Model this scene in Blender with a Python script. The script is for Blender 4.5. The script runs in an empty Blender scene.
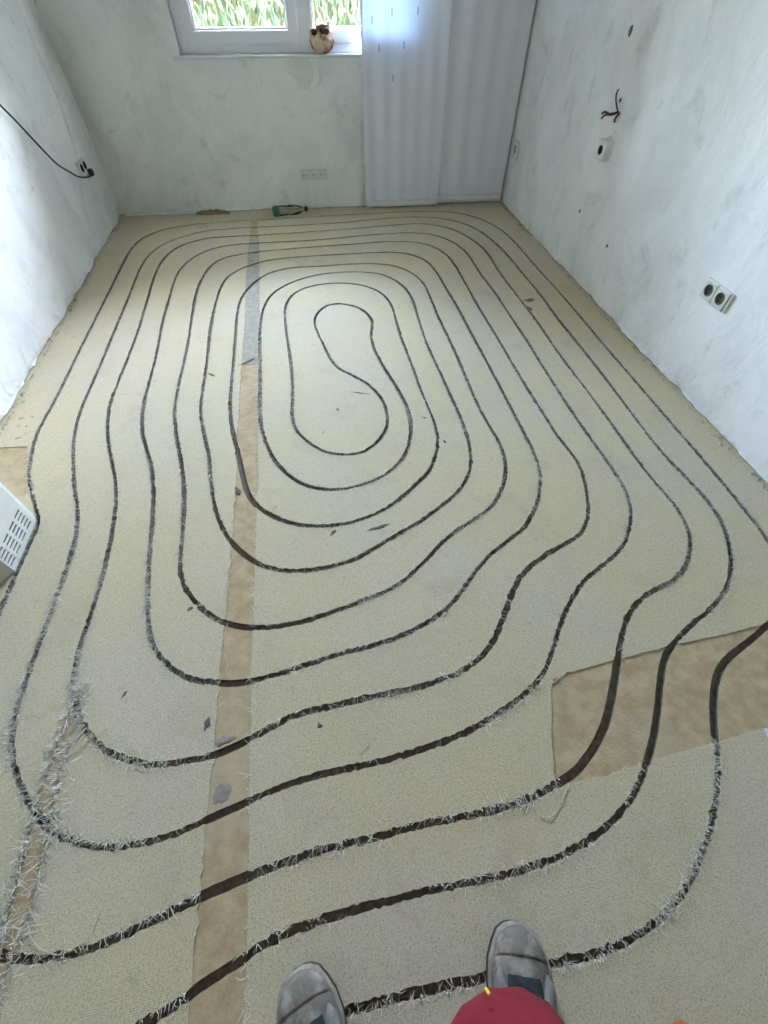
import bpy, bmesh, math, random
import numpy as np
from mathutils import Vector, Matrix, noise
from mathutils.geometry import delaunay_2d_cdt

random.seed(7); RNG = np.random.default_rng(7)
scene = bpy.context.scene
COL = scene.collection

# ------------------------------------------------------------------ camera
FPX, CX, CY = 433.0, 384.0, 512.0
H = 1.25
PITCH, YAW = math.radians(52.0), math.radians(9.2)
FW = Vector((math.sin(YAW)*math.cos(PITCH), math.cos(YAW)*math.cos(PITCH), -math.sin(PITCH)))
RT = Vector((math.cos(YAW), -math.sin(YAW), 0))
UP = RT.cross(FW)
CAM = Vector((0, 0, H))
cam_data = bpy.data.cameras.new('camera')
cam_data.sensor_fit = 'VERTICAL'; cam_data.sensor_height = 36.0; cam_data.sensor_width = 27.0
cam_data.lens = FPX/1024*36.0
cam_data.clip_start = 0.01
cam = bpy.data.objects.new('camera', cam_data); COL.objects.link(cam)
m = Matrix((RT, UP, -FW)).transposed().to_4x4(); m.translation = CAM
cam.matrix_world = m
scene.camera = cam

# ------------------------------------------------------------------ world, sun, exposure
SKY_STRENGTH = 4.0
world = bpy.data.worlds.new('sky_world'); scene.world = world; world.use_nodes = True
wn = world.node_tree; wn.nodes.clear()
sky = wn.nodes.new('ShaderNodeTexSky'); sky.sky_type = 'NISHITA'; sky.sun_disc = False
sky.sun_elevation = math.radians(42); sky.sun_rotation = math.radians(90)
sky.air_density = 1.0; sky.dust_density = 4.0; sky.ozone_density = 1.0
bg = wn.nodes.new('ShaderNodeBackground'); bg.inputs[1].default_value = SKY_STRENGTH
wo = wn.nodes.new('ShaderNodeOutputWorld')
hz = wn.nodes.new('ShaderNodeMix'); hz.data_type = 'RGBA'; hz.inputs[0].default_value = .6; hz.inputs[7].default_value = (.645, .66, .68, 1)   # thin bright cloud veil
wn.links.new(sky.outputs[0], hz.inputs[6]); wn.links.new(hz.outputs[2], bg.inputs[0]); wn.links.new(bg.outputs[0], wo.inputs[0])
sun_d = bpy.data.lights.new('sun', 'SUN'); sun_d.energy = 0.5; sun_d.angle = math.radians(1.0); sun_d.color = (1, .95, .86)
sun = bpy.data.objects.new('sun', sun_d); COL.objects.link(sun)
sun.rotation_euler = Vector((-1.0, 0.05, -0.95)).to_track_quat('-Z', 'Y').to_euler()
sun.location = (20, 8, 20)
vs = scene.view_settings
vs.view_transform = 'Standard'; vs.look = 'None'; vs.gamma = 1.0; vs.use_curve_mapping = False
vs.exposure = 4.05
scene.display_settings.display_device = 'sRGB'

# ------------------------------------------------------------------ pixel -> place
def ray(x, y): return FW*FPX + RT*(x-CX) - UP*(y-CY)
def F(x, y, z=0.0):
    d = ray(x, y); return CAM + d*((z-CAM.z)/d.z)
def hit(x, y, p, n):
    d = ray(x, y); return CAM + d*((p-CAM).dot(n)/d.dot(n))
XL, XR = -1.405, 1.63
YF = -1.75                      # wall behind the camera
ZC = 2.48
BL = Vector((XL, 4.222, 0)); BR = Vector((XR, 4.032, 0))
BU = (BR-BL).normalized(); BN = Vector((BU.y, -BU.x, 0))     # BN points into the room
def back_uz(x, y, off=0.0):
    q = hit(x, y, BL+BN*off, BN) - BL
    return q.dot(BU), q.z
def back_pt(u, z, off=0.0): return BL + BU*u + BN*off + Vector((0, 0, z))

# ------------------------------------------------------------------ helpers
def prop(o, label=None, cat=None, group=None, kind=None):
    if label: o['label'] = label
    if cat: o['category'] = cat
    if group: o['group'] = group
    if kind: o['kind'] = kind
    return o
def empty(name, loc=(0, 0, 0), parent=None):
    o = bpy.data.objects.new(name, None); COL.objects.link(o); o.location = loc
    o.empty_display_size = .05
    if parent: o.parent = parent
    return o
def link(name, me, mats, parent=None, smooth=False):
    o = bpy.data.objects.new(name, me); COL.objects.link(o)
    for mm in (mats if isinstance(mats, (list, tuple)) else [mats]): me.materials.append(mm)
    if smooth:
        for p in me.polygons: p.use_smooth = True
    if parent:
        o.parent = parent
        pm = Matrix.Identity(4); q = parent
        while q is not None:
            pm = (q.matrix_parent_inverse @ q.matrix_basis if q.parent else q.matrix_basis.copy()) @ pm; q = q.parent
        o.matrix_parent_inverse = pm.inverted()
    return o
def from_data(name, v, f, mats, parent=None, smooth=False, midx=None):
    me = bpy.data.meshes.new(name)
    me.from_pydata([tuple(p) for p in v], [], f); me.update()
    o = link(name, me, mats, parent, smooth)
    if midx is not None: me.polygons.foreach_set('material_index', midx)
    return o
def from_bm(name, bm, mats, parent=None, smooth=False):
    bmesh.ops.recalc_face_normals(bm, faces=bm.faces)
    me = bpy.data.meshes.new(name); bm.to_mesh(me); bm.free()
    return link(name, me, mats, parent, smooth)
def frame_mat(o, u, v, n):
    M = Matrix((u, v, n)).transposed().to_4x4(); M.translation = o; return M
def box_bm(bm, size, M=Matrix.Identity(4), bevel=0.0, seg=2):
    """box centred in M's frame"""
    r = bmesh.ops.create_cube(bm, size=1.0)
    vs_ = r['verts']
    for v in vs_: v.co = Vector((v.co.x*size[0], v.co.y*size[1], v.co.z*size[2]))
    if bevel > 0:
        es = list({e for v in vs_ for e in v.link_edges})
        rb = bmesh.ops.bevel(bm, geom=es, offset=bevel, segments=seg, affect='EDGES', profile=.5)
        vs_ = list({v for f in rb['faces'] for v in f.verts} | {v for v in vs_ if v.is_valid})
    for v in vs_: v.co = M @ v.co
    return vs_
def catmull(P, step):
    P = [np.array(p, float) for p in P]
    out = []
    for i in range(len(P)-1):
        p0 = P[max(i-1, 0)]; p1 = P[i]; p2 = P[i+1]; p3 = P[min(i+2, len(P)-1)]
        n = max(1, int(np.linalg.norm(p2-p1)/step))
        for k in range(n):
            t = k/n
            out.append(.5*((2*p1)+(-p0+p2)*t+(2*p0-5*p1+4*p2-p3)*t*t+(-p0+3*p1-3*p2+p3)*t**3))
    out.append(P[-1]); return np.array(out)
def resample(P, step):
    d = np.r_[0, np.cumsum(np.linalg.norm(np.diff(P, axis=0), axis=1))]
    n = max(2, int(d[-1]/step)); s = np.linspace(0, d[-1], n)
    return np.stack([np.interp(s, d, P[:, k]) for k in range(P.shape[1])], 1)
def gsmooth(P, sig):
    n = int(3*sig)+1; k = np.exp(-.5*(np.arange(-n, n+1)/sig)**2); k /= k.sum()
    # reflect odd so the ends stay put
    a = 2*P[0]-P[n:0:-1]; b = 2*P[-1]-P[-2:-n-2:-1]
    Q = np.r_[a, P, b]
    return np.stack([np.convolve(Q[:, c], k, 'valid') for c in range(P.shape[1])], 1)
def tube_data(P, r, sides=6, base=0):
    P = [Vector(p) for p in P]; V = []; Fc = []
    n = len(P); prev = None
    for i, p in enumerate(P):
        t = (P[min(i+1, n-1)]-P[max(i-1, 0)]).normalized()
        if prev is None:
            a = t.cross(Vector((0, 0, 1)));
            if a.length < .1: a = t.cross(Vector((1, 0, 0)))
        else: a = prev - t*prev.dot(t)
        a.normalize(); prev = a; b = t.cross(a)
        rr = r[i] if hasattr(r, '__len__') else r
        for k in range(sides):
            th = 2*math.pi*k/sides
            V.append(p + (a*math.cos(th)+b*math.sin(th))*rr)
    for i in range(n-1):
        for k in range(sides):
            k2 = (k+1) % sides
            Fc.append((base+i*sides+k, base+i*sides+k2, base+(i+1)*sides+k2, base+(i+1)*sides+k))
    Fc.append(tuple(base+k for k in range(sides))[::-1]); Fc.append(tuple(base+(n-1)*sides+k for k in range(sides)))
    return V, Fc
def tube(name, P, r, mat_, parent=None, sides=8):
    V, Fc = tube_data(P, r, sides); return from_data(name, V, Fc, mat_, parent, True)
def lathe_data(prof, M, n=24):
    V = []; Fc = []
    for (r, z) in prof:
        for k in range(n):
            th = 2*math.pi*k/n; V.append(M @ Vector((r*math.cos(th), r*math.sin(th), z)))
    for i in range(len(prof)-1):
        for k in range(n):
            k2 = (k+1) % n; Fc.append((i*n+k, i*n+k2, (i+1)*n+k2, (i+1)*n+k))
    return V, Fc

# ------------------------------------------------------------------ materials
def srgb(r, g, b):
    f = lambda c: (c/255/12.92) if c/255 <= .04045 else ((c/255+.055)/1.055)**2.4
    return (f(r), f(g), f(b), 1)
def material(name, c1, c2=None, rough=.8, scale=6.0, detail=6.0, lo=.35, hi=.65, bump=0.0, bscale=80.0, bdist=.002, spec=.3, metal=0.0, c3=None, scale3=1.5, lo3=.5, hi3=.7):
    mt = bpy.data.materials.new(name); mt.use_nodes = True
    nt = mt.node_tree; nd = nt.nodes; lk = nt.links
    bs = nd['Principled BSDF']
    bs.inputs['Roughness'].default_value = rough; bs.inputs['Specular IOR Level'].default_value = spec; bs.inputs['Metallic'].default_value = metal
    tc = nd.new('ShaderNodeTexCoord'); co = tc.outputs['Object']
    if c2 is None: bs.inputs['Base Color'].default_value = c1
    else:
        n1 = nd.new('ShaderNodeTexNoise'); n1.inputs['Scale'].default_value = scale; n1.inputs['Detail'].default_value = detail; n1.inputs['Roughness'].default_value = .62
        lk.new(co, n1.inputs['Vector'])
        r1 = nd.new('ShaderNodeMapRange'); r1.inputs[1].default_value = lo; r1.inputs[2].default_value = hi
        lk.new(n1.outputs[0], r1.inputs[0])
        mx = nd.new('ShaderNodeMix'); mx.data_type = 'RGBA'; mx.inputs[6].default_value = c1; mx.inputs[7].default_value = c2
        lk.new(r1.outputs[0], mx.inputs[0]); col = mx.outputs[2]
        if c3 is not None:
            n3 = nd.new('ShaderNodeTexNoise'); n3.inputs['Scale'].default_value = scale3; n3.inputs['Detail'].default_value = 8; n3.inputs['Roughness'].default_value = .6
            lk.new(co, n3.inputs['Vector'])
            r3 = nd.new('ShaderNodeMapRange'); r3.inputs[1].default_value = lo3; r3.inputs[2].default_value = hi3
            lk.new(n3.outputs[0], r3.inputs[0])
            m3 = nd.new('ShaderNodeMix'); m3.data_type = 'RGBA'; m3.inputs[7].default_value = c3
            lk.new(r3.outputs[0], m3.inputs[0]); lk.new(col, m3.inputs[6]); col = m3.outputs[2]
        lk.new(col, bs.inputs['Base Color'])
    if bump > 0:
        nb = nd.new('ShaderNodeTexNoise'); nb.inputs['Scale'].default_value = bscale; nb.inputs['Detail'].default_value = 5
        lk.new(co, nb.inputs['Vector'])
        bp = nd.new('ShaderNodeBump'); bp.inputs['Strength'].default_value = bump; bp.inputs['Distance'].default_value = bdist
        lk.new(nb.outputs[0], bp.inputs['Height']); lk.new(bp.outputs[0], bs.inputs['Normal'])
    return mt

def carpet_material():
    mt = bpy.data.materials.new('carpet_backing'); mt.use_nodes = True
    nt = mt.node_tree; nd = nt.nodes; lk = nt.links; bs = nd['Principled BSDF']
    bs.inputs['Roughness'].default_value = .72; bs.inputs['Specular IOR Level'].default_value = .22
    tc = nd.new('ShaderNodeTexCoord'); co = tc.outputs['Object']
    def noise_(scale, detail, lo, hi, rough=.6):
        n = nd.new('ShaderNodeTexNoise'); n.inputs['Scale'].default_value = scale; n.inputs['Detail'].default_value = detail; n.inputs['Roughness'].default_value = rough
        lk.new(co, n.inputs['Vector']); r = nd.new('ShaderNodeMapRange'); r.inputs[1].default_value = lo; r.inputs[2].default_value = hi
        lk.new(n.outputs[0], r.inputs[0]); return r.outputs[0]
    def mix(fac, a, b):
        m_ = nd.new('ShaderNodeMix'); m_.data_type = 'RGBA'
        lk.new(fac, m_.inputs[0])
        for s, i in ((a, 6), (b, 7)):
            if isinstance(s, tuple): m_.inputs[i].default_value = s
            else: lk.new(s, m_.inputs[i])
        return m_.outputs[2]
    c = mix(noise_(1.6, 5, .38, .62), srgb(206, 192, 157), srgb(203, 191, 171))      # yellowish / greyish areas
    c = mix(noise_(5.0, 6, .56, .80), c, srgb(188, 172, 152))                          # soft soiling
    c = mix(noise_(22, 5, .63, .80), c, srgb(168, 152, 127))                            # small spots
    c = mix(noise_(260, 3, .45, .75), c, srgb(168, 152, 124))                           # fibre grain
    lk.new(c, bs.inputs['Base Color'])
    # woven backing relief
    w1 = nd.new('ShaderNodeTexWave'); w1.wave_type = 'BANDS'; w1.bands_direction = 'X'; w1.inputs['Scale'].default_value = 90; w1.inputs['Distortion'].default_value = 1.5
    w2 = nd.new('ShaderNodeTexWave'); w2.wave_type = 'BANDS'; w2.bands_direction = 'Y'; w2.inputs['Scale'].default_value = 90; w2.inputs['Distortion'].default_value = 1.5
    lk.new(co, w1.inputs['Vector']); lk.new(co, w2.inputs['Vector'])
    ad = nd.new('ShaderNodeMath'); ad.operation = 'ADD'; lk.new(w1.outputs[1], ad.inputs[0]); lk.new(w2.outputs[1], ad.inputs[1])
    nb = nd.new('ShaderNodeTexNoise'); nb.inputs['Scale'].default_value = 140; nb.inputs['Detail'].default_value = 4; lk.new(co, nb.inputs['Vector'])
    ml = nd.new('ShaderNodeMath'); ml.operation = 'MULTIPLY_ADD'; ml.inputs[1].default_value = .35; lk.new(ad.outputs[0], ml.inputs[0]); lk.new(nb.outputs[0], ml.inputs[2])
    bp = nd.new('ShaderNodeBump'); bp.inputs['Strength'].default_value = .35; bp.inputs['Distance'].default_value = .0012
    lk.new(ml.outputs[0], bp.inputs['Height']); lk.new(bp.outputs[0], bs.inputs['Normal'])
    return mt

def plaster_material():
    mt = bpy.data.materials.new('old_white_plaster'); mt.use_nodes = True
    nt = mt.node_tree; nd = nt.nodes; lk = nt.links; bs = nd['Principled BSDF']
    bs.inputs['Roughness'].default_value = .85; bs.inputs['Specular IOR Level'].default_value = .2
    tc = nd.new('ShaderNodeTexCoord'); co = tc.outputs['Object']
    mp = nd.new('ShaderNodeMapping'); mp.inputs['Scale'].default_value = (1, 1, .8); lk.new(co, mp.inputs['Vector'])
    def noise_(scale, detail, lo, hi, rough=.62, dist=0.0):
        n = nd.new('ShaderNodeTexNoise'); n.inputs['Scale'].default_value = scale; n.inputs['Detail'].default_value = detail; n.inputs['Roughness'].default_value = rough; n.inputs['Distortion'].default_value = dist
        lk.new(mp.outputs[0], n.inputs['Vector']); r = nd.new('ShaderNodeMapRange'); r.inputs[1].default_value = lo; r.inputs[2].default_value = hi
        lk.new(n.outputs[0], r.inputs[0]); return r.outputs[0], n.outputs[0]
    def mix(fac, a, b):
        m_ = nd.new('ShaderNodeMix'); m_.data_type = 'RGBA'; lk.new(fac, m_.inputs[0])
        for s, i in ((a, 6), (b, 7)):
            if isinstance(s, tuple): m_.inputs[i].default_value = s
            else: lk.new(s, m_.inputs[i])
        return m_.outputs[2]
    c = mix(noise_(1.8, 9, .42, .66, .66, .6)[0], srgb(235, 234, 231), srgb(217, 216, 213))
    c = mix(noise_(5.5, 9, .55, .78, .7, .8)[0], c, srgb(192, 191, 187))
    c = mix(noise_(14, 8, .64, .80, .7)[0], c, srgb(176, 175, 172))
    lk.new(c, bs.inputs['Base Color'])
    _, a = noise_(9, 8, 0, 1, .6, .5); _, b = noise_(70, 4, 0, 1)
    ml = nd.new('ShaderNodeMath'); ml.operation = 'MULTIPLY_ADD'; ml.inputs[1].default_value = .12; lk.new(b, ml.inputs[0]); lk.new(a, ml.inputs[2])
    bp = nd.new('ShaderNodeBump'); bp.inputs['Strength'].default_value = .5; bp.inputs['Distance'].default_value = .012
    lk.new(ml.outputs[0], bp.inputs['Height']); lk.new(bp.outputs[0], bs.inputs['Normal'])
    return mt

M = {}
M['carpet'] = carpet_material()
M['carpet_edge'] = material('cut_carpet_edge', srgb(196, 190, 176), srgb(160, 152, 138), .9, 300, 3)
M['screed'] = material('bare_screed', srgb(198, 176, 142), srgb(172, 150, 118), .9, 22, 9, .35, .65, .5, 120, .002, .15, c3=srgb(188, 172, 146), scale3=2.2, lo3=.50, hi3=.70)
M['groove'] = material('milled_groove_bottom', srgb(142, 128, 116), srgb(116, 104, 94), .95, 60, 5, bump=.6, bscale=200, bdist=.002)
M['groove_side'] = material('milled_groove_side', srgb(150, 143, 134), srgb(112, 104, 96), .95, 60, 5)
M['fibre'] = material('frayed_fibre', srgb(228, 222, 210), srgb(196, 188, 174), .8, 40, 2)
M['thread'] = material('loose_jute_thread', srgb(210, 200, 172), srgb(190, 180, 152), .8, 60, 2)
M['stain'] = material('dark_scrape', srgb(118, 111, 100), srgb(98, 92, 84), .8, 60, 4)
M['glue'] = material('old_adhesive', srgb(160, 150, 142), srgb(138, 128, 120), .95, 60, 6, spec=.1)
M['filler'] = material('grey_filler', srgb(178, 172, 158), srgb(156, 150, 138), .95, 30, 6, spec=.1)
M['plaster'] = plaster_material()
M['raw_edge'] = material('raw_plaster_edge', srgb(180, 170, 150), srgb(140, 128, 108), .95, 30, 6, bump=.8, bscale=90, bdist=.004)
M['crumb'] = material('plaster_crumb', srgb(214, 208, 196), srgb(150, 140, 122), .95, 25, 4)
M['ceiling'] = material('ceiling_paint', srgb(232, 231, 228), srgb(222, 221, 218), .9, 3, 5)
M['upvc'] = material('white_window_plastic', srgb(226, 227, 230), srgb(218, 219, 222), .35, 2, 3, spec=.5)
M['gasket'] = material('grey_window_gasket', srgb(120, 122, 124), None, .6)
M['sill'] = material('white_sill', srgb(222, 222, 222), srgb(206, 205, 203), .45, 5, 5)
M['white_plastic'] = material('white_plastic', srgb(226, 226, 222), srgb(214, 214, 208), .35, 4, 3, spec=.5)
M['beige_plastic'] = material('off_white_plastic', srgb(214, 213, 202), srgb(202, 201, 190), .35, 6, 3, spec=.5)
M['painted_plastic'] = material('painted_over_plastic', srgb(220, 220, 218), srgb(196, 195, 192), .8, 30, 5)
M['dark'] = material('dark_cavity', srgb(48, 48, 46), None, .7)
M['cup'] = material('socket_cup_grey', srgb(118, 118, 110), None, .6)
M['metal'] = material('bright_metal', srgb(190, 188, 182), None, .35, metal=1.0)
M['black_rubber'] = material('black_cable', srgb(44, 44, 46), None, .5, spec=.4)
M['wire_black'] = material('wire_black', srgb(40, 38, 38), None, .5)
M['wire_brown'] = material('wire_brown', srgb(92, 58, 46), None, .5)
M['casing'] = material('white_heater_casing', srgb(232, 230, 224), srgb(224, 222, 216), .4, 5, 3, spec=.5)
M['casing_side'] = material('heater_plinth', srgb(206, 204, 194), srgb(196, 193, 182), .5, 5, 3, spec=.4)
M['leaf_a'] = material('leaf_yellow_green', srgb(62, 80, 58), srgb(46, 66, 46), .6, 3, 4)
M['leaf_b'] = material('leaf_green', srgb(30, 48, 36), srgb(22, 38, 30), .6, 3, 4)
M['twig'] = material('hedge_twigs', srgb(74, 70, 46), srgb(50, 56, 34), .9, 8, 5)
M['grass'] = material('garden_grass', srgb(120, 140, 70), srgb(92, 116, 54), .9, 6, 6)
M['boot_leather'] = material('dusty_boot_leather', srgb(128, 118, 108), srgb(92, 84, 77), .8, 14, 7, .35, .65, .5, 90, .002, c3=srgb(164, 156, 146), scale3=22, lo3=.5, hi3=.72)
M['boot_sole'] = material('boot_sole_rubber', srgb(66, 60, 54), srgb(48, 44, 40), .85, 20, 5)
M['boot_rand'] = material('dusty_boot_rand', srgb(168, 160, 148), srgb(128, 120, 110), .85, 30, 5)
M['boot_lining'] = material('boot_dark_lining', srgb(54, 58, 62), srgb(40, 42, 46), .9, 40, 4)
M['boot_tongue'] = material('boot_grey_tongue', srgb(140, 134, 127), srgb(112, 107, 101), .85, 30, 4, bump=.5, bscale=160)
M['red_cloth'] = material('dark_red_work_cloth', srgb(132, 28, 44), srgb(110, 20, 34), .85, 12, 5, bump=.35, bscale=300, bdist=.001)
M['yellow'] = material('yellow_tab', srgb(226, 190, 60), None, .6)
M['jacket'] = material('grey_jacket_cloth', srgb(96, 98, 104), srgb(82, 84, 90), .9, 12, 4)
M['skin'] = material('skin', srgb(206, 160, 132), srgb(196, 146, 120), .55, 8, 3)
M['hair'] = material('short_brown_hair', srgb(78, 60, 46), srgb(58, 44, 34), .7, 60, 4)
M['wood'] = material('orange_brown_wood', srgb(176, 104, 52), srgb(148, 82, 40), .5, 20, 5)
M['paper'] = material('white_sheet', srgb(232, 232, 232), srgb(222, 222, 222), .6, 8, 3)
M['torn'] = material('torn_brown_backing', srgb(160, 142, 112), srgb(128, 110, 84), .95, 20, 6, bump=.8, bscale=60, bdist=.006)
M['fig_brown'] = material('figure_russet', srgb(158, 104, 78), srgb(110, 70, 52), .6, 14, 6, bump=.5, bscale=40, bdist=.004, c3=srgb(214, 186, 160), scale3=9, lo3=.52, hi3=.62)
M['fig_cream'] = material('figure_cream', srgb(224, 206, 184), srgb(196, 168, 142), .6, 12, 5, bump=.4, bscale=40, bdist=.004)
M['fig_dark'] = material('figure_dark_brown', srgb(70, 46, 36), srgb(92, 60, 46), .6, 20, 4)
M['bottle_green'] = material('bottle_green_label', srgb(54, 116, 84), srgb(40, 92, 66), .4, 12, 4, spec=.5)

def glass_material(name, tint, transp):
    mt = bpy.data.materials.new(name); mt.use_nodes = True
    nt = mt.node_tree; nd = nt.nodes; nd.clear()
    o = nd.new('ShaderNodeOutputMaterial'); mx = nd.new('ShaderNodeMixShader'); t = nd.new('ShaderNodeBsdfTransparent'); g = nd.new('ShaderNodeBsdfGlossy')
    t.inputs[0].default_value = tint; g.inputs['Roughness'].default_value = .03
    fr = nd.new('ShaderNodeFresnel'); fr.inputs[0].default_value = 1.45
    nt.links.new(fr.outputs[0], mx.inputs[0]); nt.links.new(t.outputs[0], mx.inputs[1]); nt.links.new(g.outputs[0], mx.inputs[2]); nt.links.new(mx.outputs[0], o.inputs[0])
    return mt
M['glass'] = glass_material('window_glass', (.95, .97, .96, 1), 1)
M['pet'] = glass_material('clear_bottle_plastic', (.86, .9, .88, 1), 1)
def curtain_material():
    mt = bpy.data.materials.new('sheer_white_curtain'); mt.use_nodes = True
    nt = mt.node_tree; nd = nt.nodes; lk = nt.links; nd.clear()
    o = nd.new('ShaderNodeOutputMaterial'); mx = nd.new('ShaderNodeMixShader'); mx.inputs[0].default_value = .07
    d = nd.new('ShaderNodeBsdfDiffuse'); t = nd.new('ShaderNodeBsdfTranslucent')
    d.inputs[0].default_value = srgb(232, 232, 238); t.inputs[0].default_value = srgb(176, 204, 244)  # white cloth; transmitted colour tinted blue to carry the sky light behind it
    tc = nd.new('ShaderNodeTexCoord'); w = nd.new('ShaderNodeTexNoise'); w.inputs['Scale'].default_value = 240
    lk.new(tc.outputs['Object'], w.inputs['Vector'])
    bp = nd.new('ShaderNodeBump'); bp.inputs['Strength'].default_value = .2; bp.inputs['Distance'].default_value = .001
    lk.new(w.outputs[0], bp.inputs['Height']); lk.new(bp.outputs[0], d.inputs['Normal'])
    lk.new(d.outputs[0], mx.inputs[1]); lk.new(t.outputs[0], mx.inputs[2]); lk.new(mx.outputs[0], o.inputs[0])
    return mt
M['curtain'] = curtain_material()
M['hem'] = material('white_curtain_hem', srgb(232, 232, 236), None, .8)
M['stitch'] = material('grey_stitch', srgb(120, 124, 138), None, .8)

# ------------------------------------------------------------------ walls and ceiling
def wall(name, o, u, n_out, length, height, thick, holes=(), ragged=True, du=.022):
    """slab whose inner face starts at o and runs along u; holes = (u0,u1,z0,z1)"""
    us = list(np.arange(0, length, du))+[length]; zs = [-.02, .0, .008, .018, .032, .06]+list(np.arange(.12, height, .09))+[height]
    for h_ in holes: us += [h_[0], h_[1]]; zs += [h_[2], h_[3]]
    def uniq(a, keep):
        a = sorted(set(round(x, 5) for x in a)); out = []
        for x in a:
            if out and x-out[-1] < .006 and x not in keep and out[-1] not in keep: continue
            out.append(x)
        return out
    us = uniq(us, [round(x, 5) for h_ in holes for x in h_[:2]]+[0, round(length, 5)]); zs = uniq(zs, [round(x, 5) for h_ in holes for x in h_[2:]])
    V = []; idx = {}
    def vert(i, j, s):
        k = (i, j, s)
        if k in idx: return idx[k]
        p = o+u*us[i]; z = zs[j]; off = 0
        if s == 0:
            inner = 0 < i < len(us)-1
            nz = noise.fractal(Vector((us[i]*2.2+length*3, z*2.2, length)), 1, 2, 4)
            if inner and not any(h_[0]-.03 < us[i] < h_[1]+.03 and h_[2]-.03 < z < h_[3]+.03 for h_ in holes): off = .004*nz
            if ragged and z < .05 and inner:
                r_ = noise.noise(Vector((us[i]*9, z*30, length*7)))+.6*noise.noise(Vector((us[i]*31, z*60, length)))
                off = (.016*r_+.002) * (1-max(z, 0)/.06) + off
        p = p + n_out*(thick if s else off)
        V.append((p.x, p.y, z)); idx[k] = len(V)-1; return len(V)-1
    def solid(i, j):
        if i < 0 or j < 0 or i >= len(us)-1 or j >= len(zs)-1: return False
        a = (us[i]+us[i+1])/2; b = (zs[j]+zs[j+1])/2
        return not any(h_[0] < a < h_[1] and h_[2] < b < h_[3] for h_ in holes)
    Fc = []; mi = []
    for i in range(len(us)-1):
        for j in range(len(zs)-1):
            if not solid(i, j): continue
            for s in (0, 1):
                f = (vert(i, j, s), vert(i+1, j, s), vert(i+1, j+1, s), vert(i, j+1, s))
                Fc.append(f if s else f[::-1]); mi.append(1 if (ragged and s == 0 and zs[j+1] < .014) else 0)
            for (di, dj, e) in ((-1, 0, ((i, j), (i, j+1))), (1, 0, ((i+1, j), (i+1, j+1))), (0, -1, ((i, j), (i+1, j))), (0, 1, ((i, j+1), (i+1, j+1)))):
                if not solid(i+di, j+dj):
                    a, b = e; Fc.append((vert(*a, 0), vert(*b, 0), vert(*b, 1), vert(*a, 1))); mi.append(0)
    ob = from_data(name, V, Fc, [M['plaster'], M['raw_edge']], None, False, mi)
    bm = bmesh.new(); bm.from_mesh(ob.data); bmesh.ops.recalc_face_normals(bm, faces=bm.faces); bm.to_mesh(ob.data); bm.free()
    for p in ob.data.polygons: p.use_smooth = False
    return prop(ob, kind='structure')

# window measures, in wall coordinates (u along the wall, z up)
SASH_OFF = -.03
u_l = back_uz(175, 25, SASH_OFF)[0]
u_m = back_uz(305, 20, SASH_OFF)[0]
z_sill = back_uz(240, 55, 0)[1]
W_S = u_m-u_l
u_r = u_m+W_S
z_top = 2.12
HOLE = (u_l-.01, u_r+.01, z_sill, z_top)
LB = (BR-BL).length
X3 = Vector((1, 0, 0)); Y3 = Vector((0, 1, 0)); Z3 = Vector((0, 0, 1))
prop(wall('wall_back', BL-BU*.0, BU, -BN, LB, ZC, .30, [HOLE]), 'patchy grey white plaster wall with the window')
prop(wall('wall_left', Vector((XL, YF, 0)), Y3, -X3, 4.222-YF, ZC, .2), 'bright white plaster wall with the hanging black cable')
prop(wall('wall_right', Vector((XR, YF, 0)), Y3, X3, 4.032-YF, ZC, .2), 'white plaster wall with double socket and loose wires')
prop(wall('wall_front', Vector((XL-.2, YF, 0)), X3, -Y3, XR-XL+.4, ZC, .3, [], False, .2), 'white plaster wall behind the camera')
# unseen block added above the room: shades the hedge, cuts off the high sky
bm = bmesh.new(); box_bm(bm, (13, 7.6, 5.0), Matrix.Translation((.1, 1.75, ZC+.2+2.5)))
prop(from_bm('added_sky_blocker', bm, M['raw_edge']), 'unseen block added over the window to shade the garden and hide the high sky', kind='structure')
bm = bmesh.new(); box_bm(bm, (XR-XL+.6, 6.8, .2), Matrix.Translation(((XL+XR)/2, 1.25, ZC+.1)))
prop(from_bm('ceiling', bm, M['ceiling']), 'white ceiling', kind='structure')

# ------------------------------------------------------------------ window_1
def bar(parent, name, u0, u1, z0, z1, d0, d1, mt, bev=.006):
    """bar in back-wall coordinates; d = depth towards the room"""
    bm_ = bmesh.new(); c = back_pt((u0+u1)/2, (z0+z1)/2, (d0+d1)/2)
    box_bm(bm_, (abs(u1-u0), abs(z1-z0), abs(d1-d0)), frame_mat(c, BU, Z3, BN), bev)
    return from_bm(name, bm_, mt, parent)
win = prop(empty('window_1', back_pt((u_l+u_r)/2, z_sill, -.06)), 'white two sash plastic window above the sill', kind='structure')
FRM = .045                          # visible outer frame
zfb = back_uz(240, 45, SASH_OFF)[1]     # sash lower edge
zgb = back_uz(240, 30, SASH_OFF)[1]     # glass lower edge
ugl = back_uz(194, 29, SASH_OFF)[0]; ugr = back_uz(287, 28, SASH_OFF)[0]
usr = back_uz(299.5, 40, SASH_OFF)[0]; usl = back_uz(184.5, 40, SASH_OFF)[0]
ugl2 = back_uz(311, 28, SASH_OFF)[0]
zft = z_top-FRM; zgt = zft-(zgb-zfb)
D0, D1 = -.11, SASH_OFF-.012
bar(win, 'window_frame', u_l-.01, u_r+.01, z_sill, zfb+.01, D0, D1, M['upvc'])
bar(win, 'window_frame', u_l-.01, u_r+.01, zft-.01, z_top, D0, D1, M['upvc'])
bar(win, 'window_frame', u_l-.01, usl+.01, z_sill, z_top, D0, D1, M['upvc'])
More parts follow.
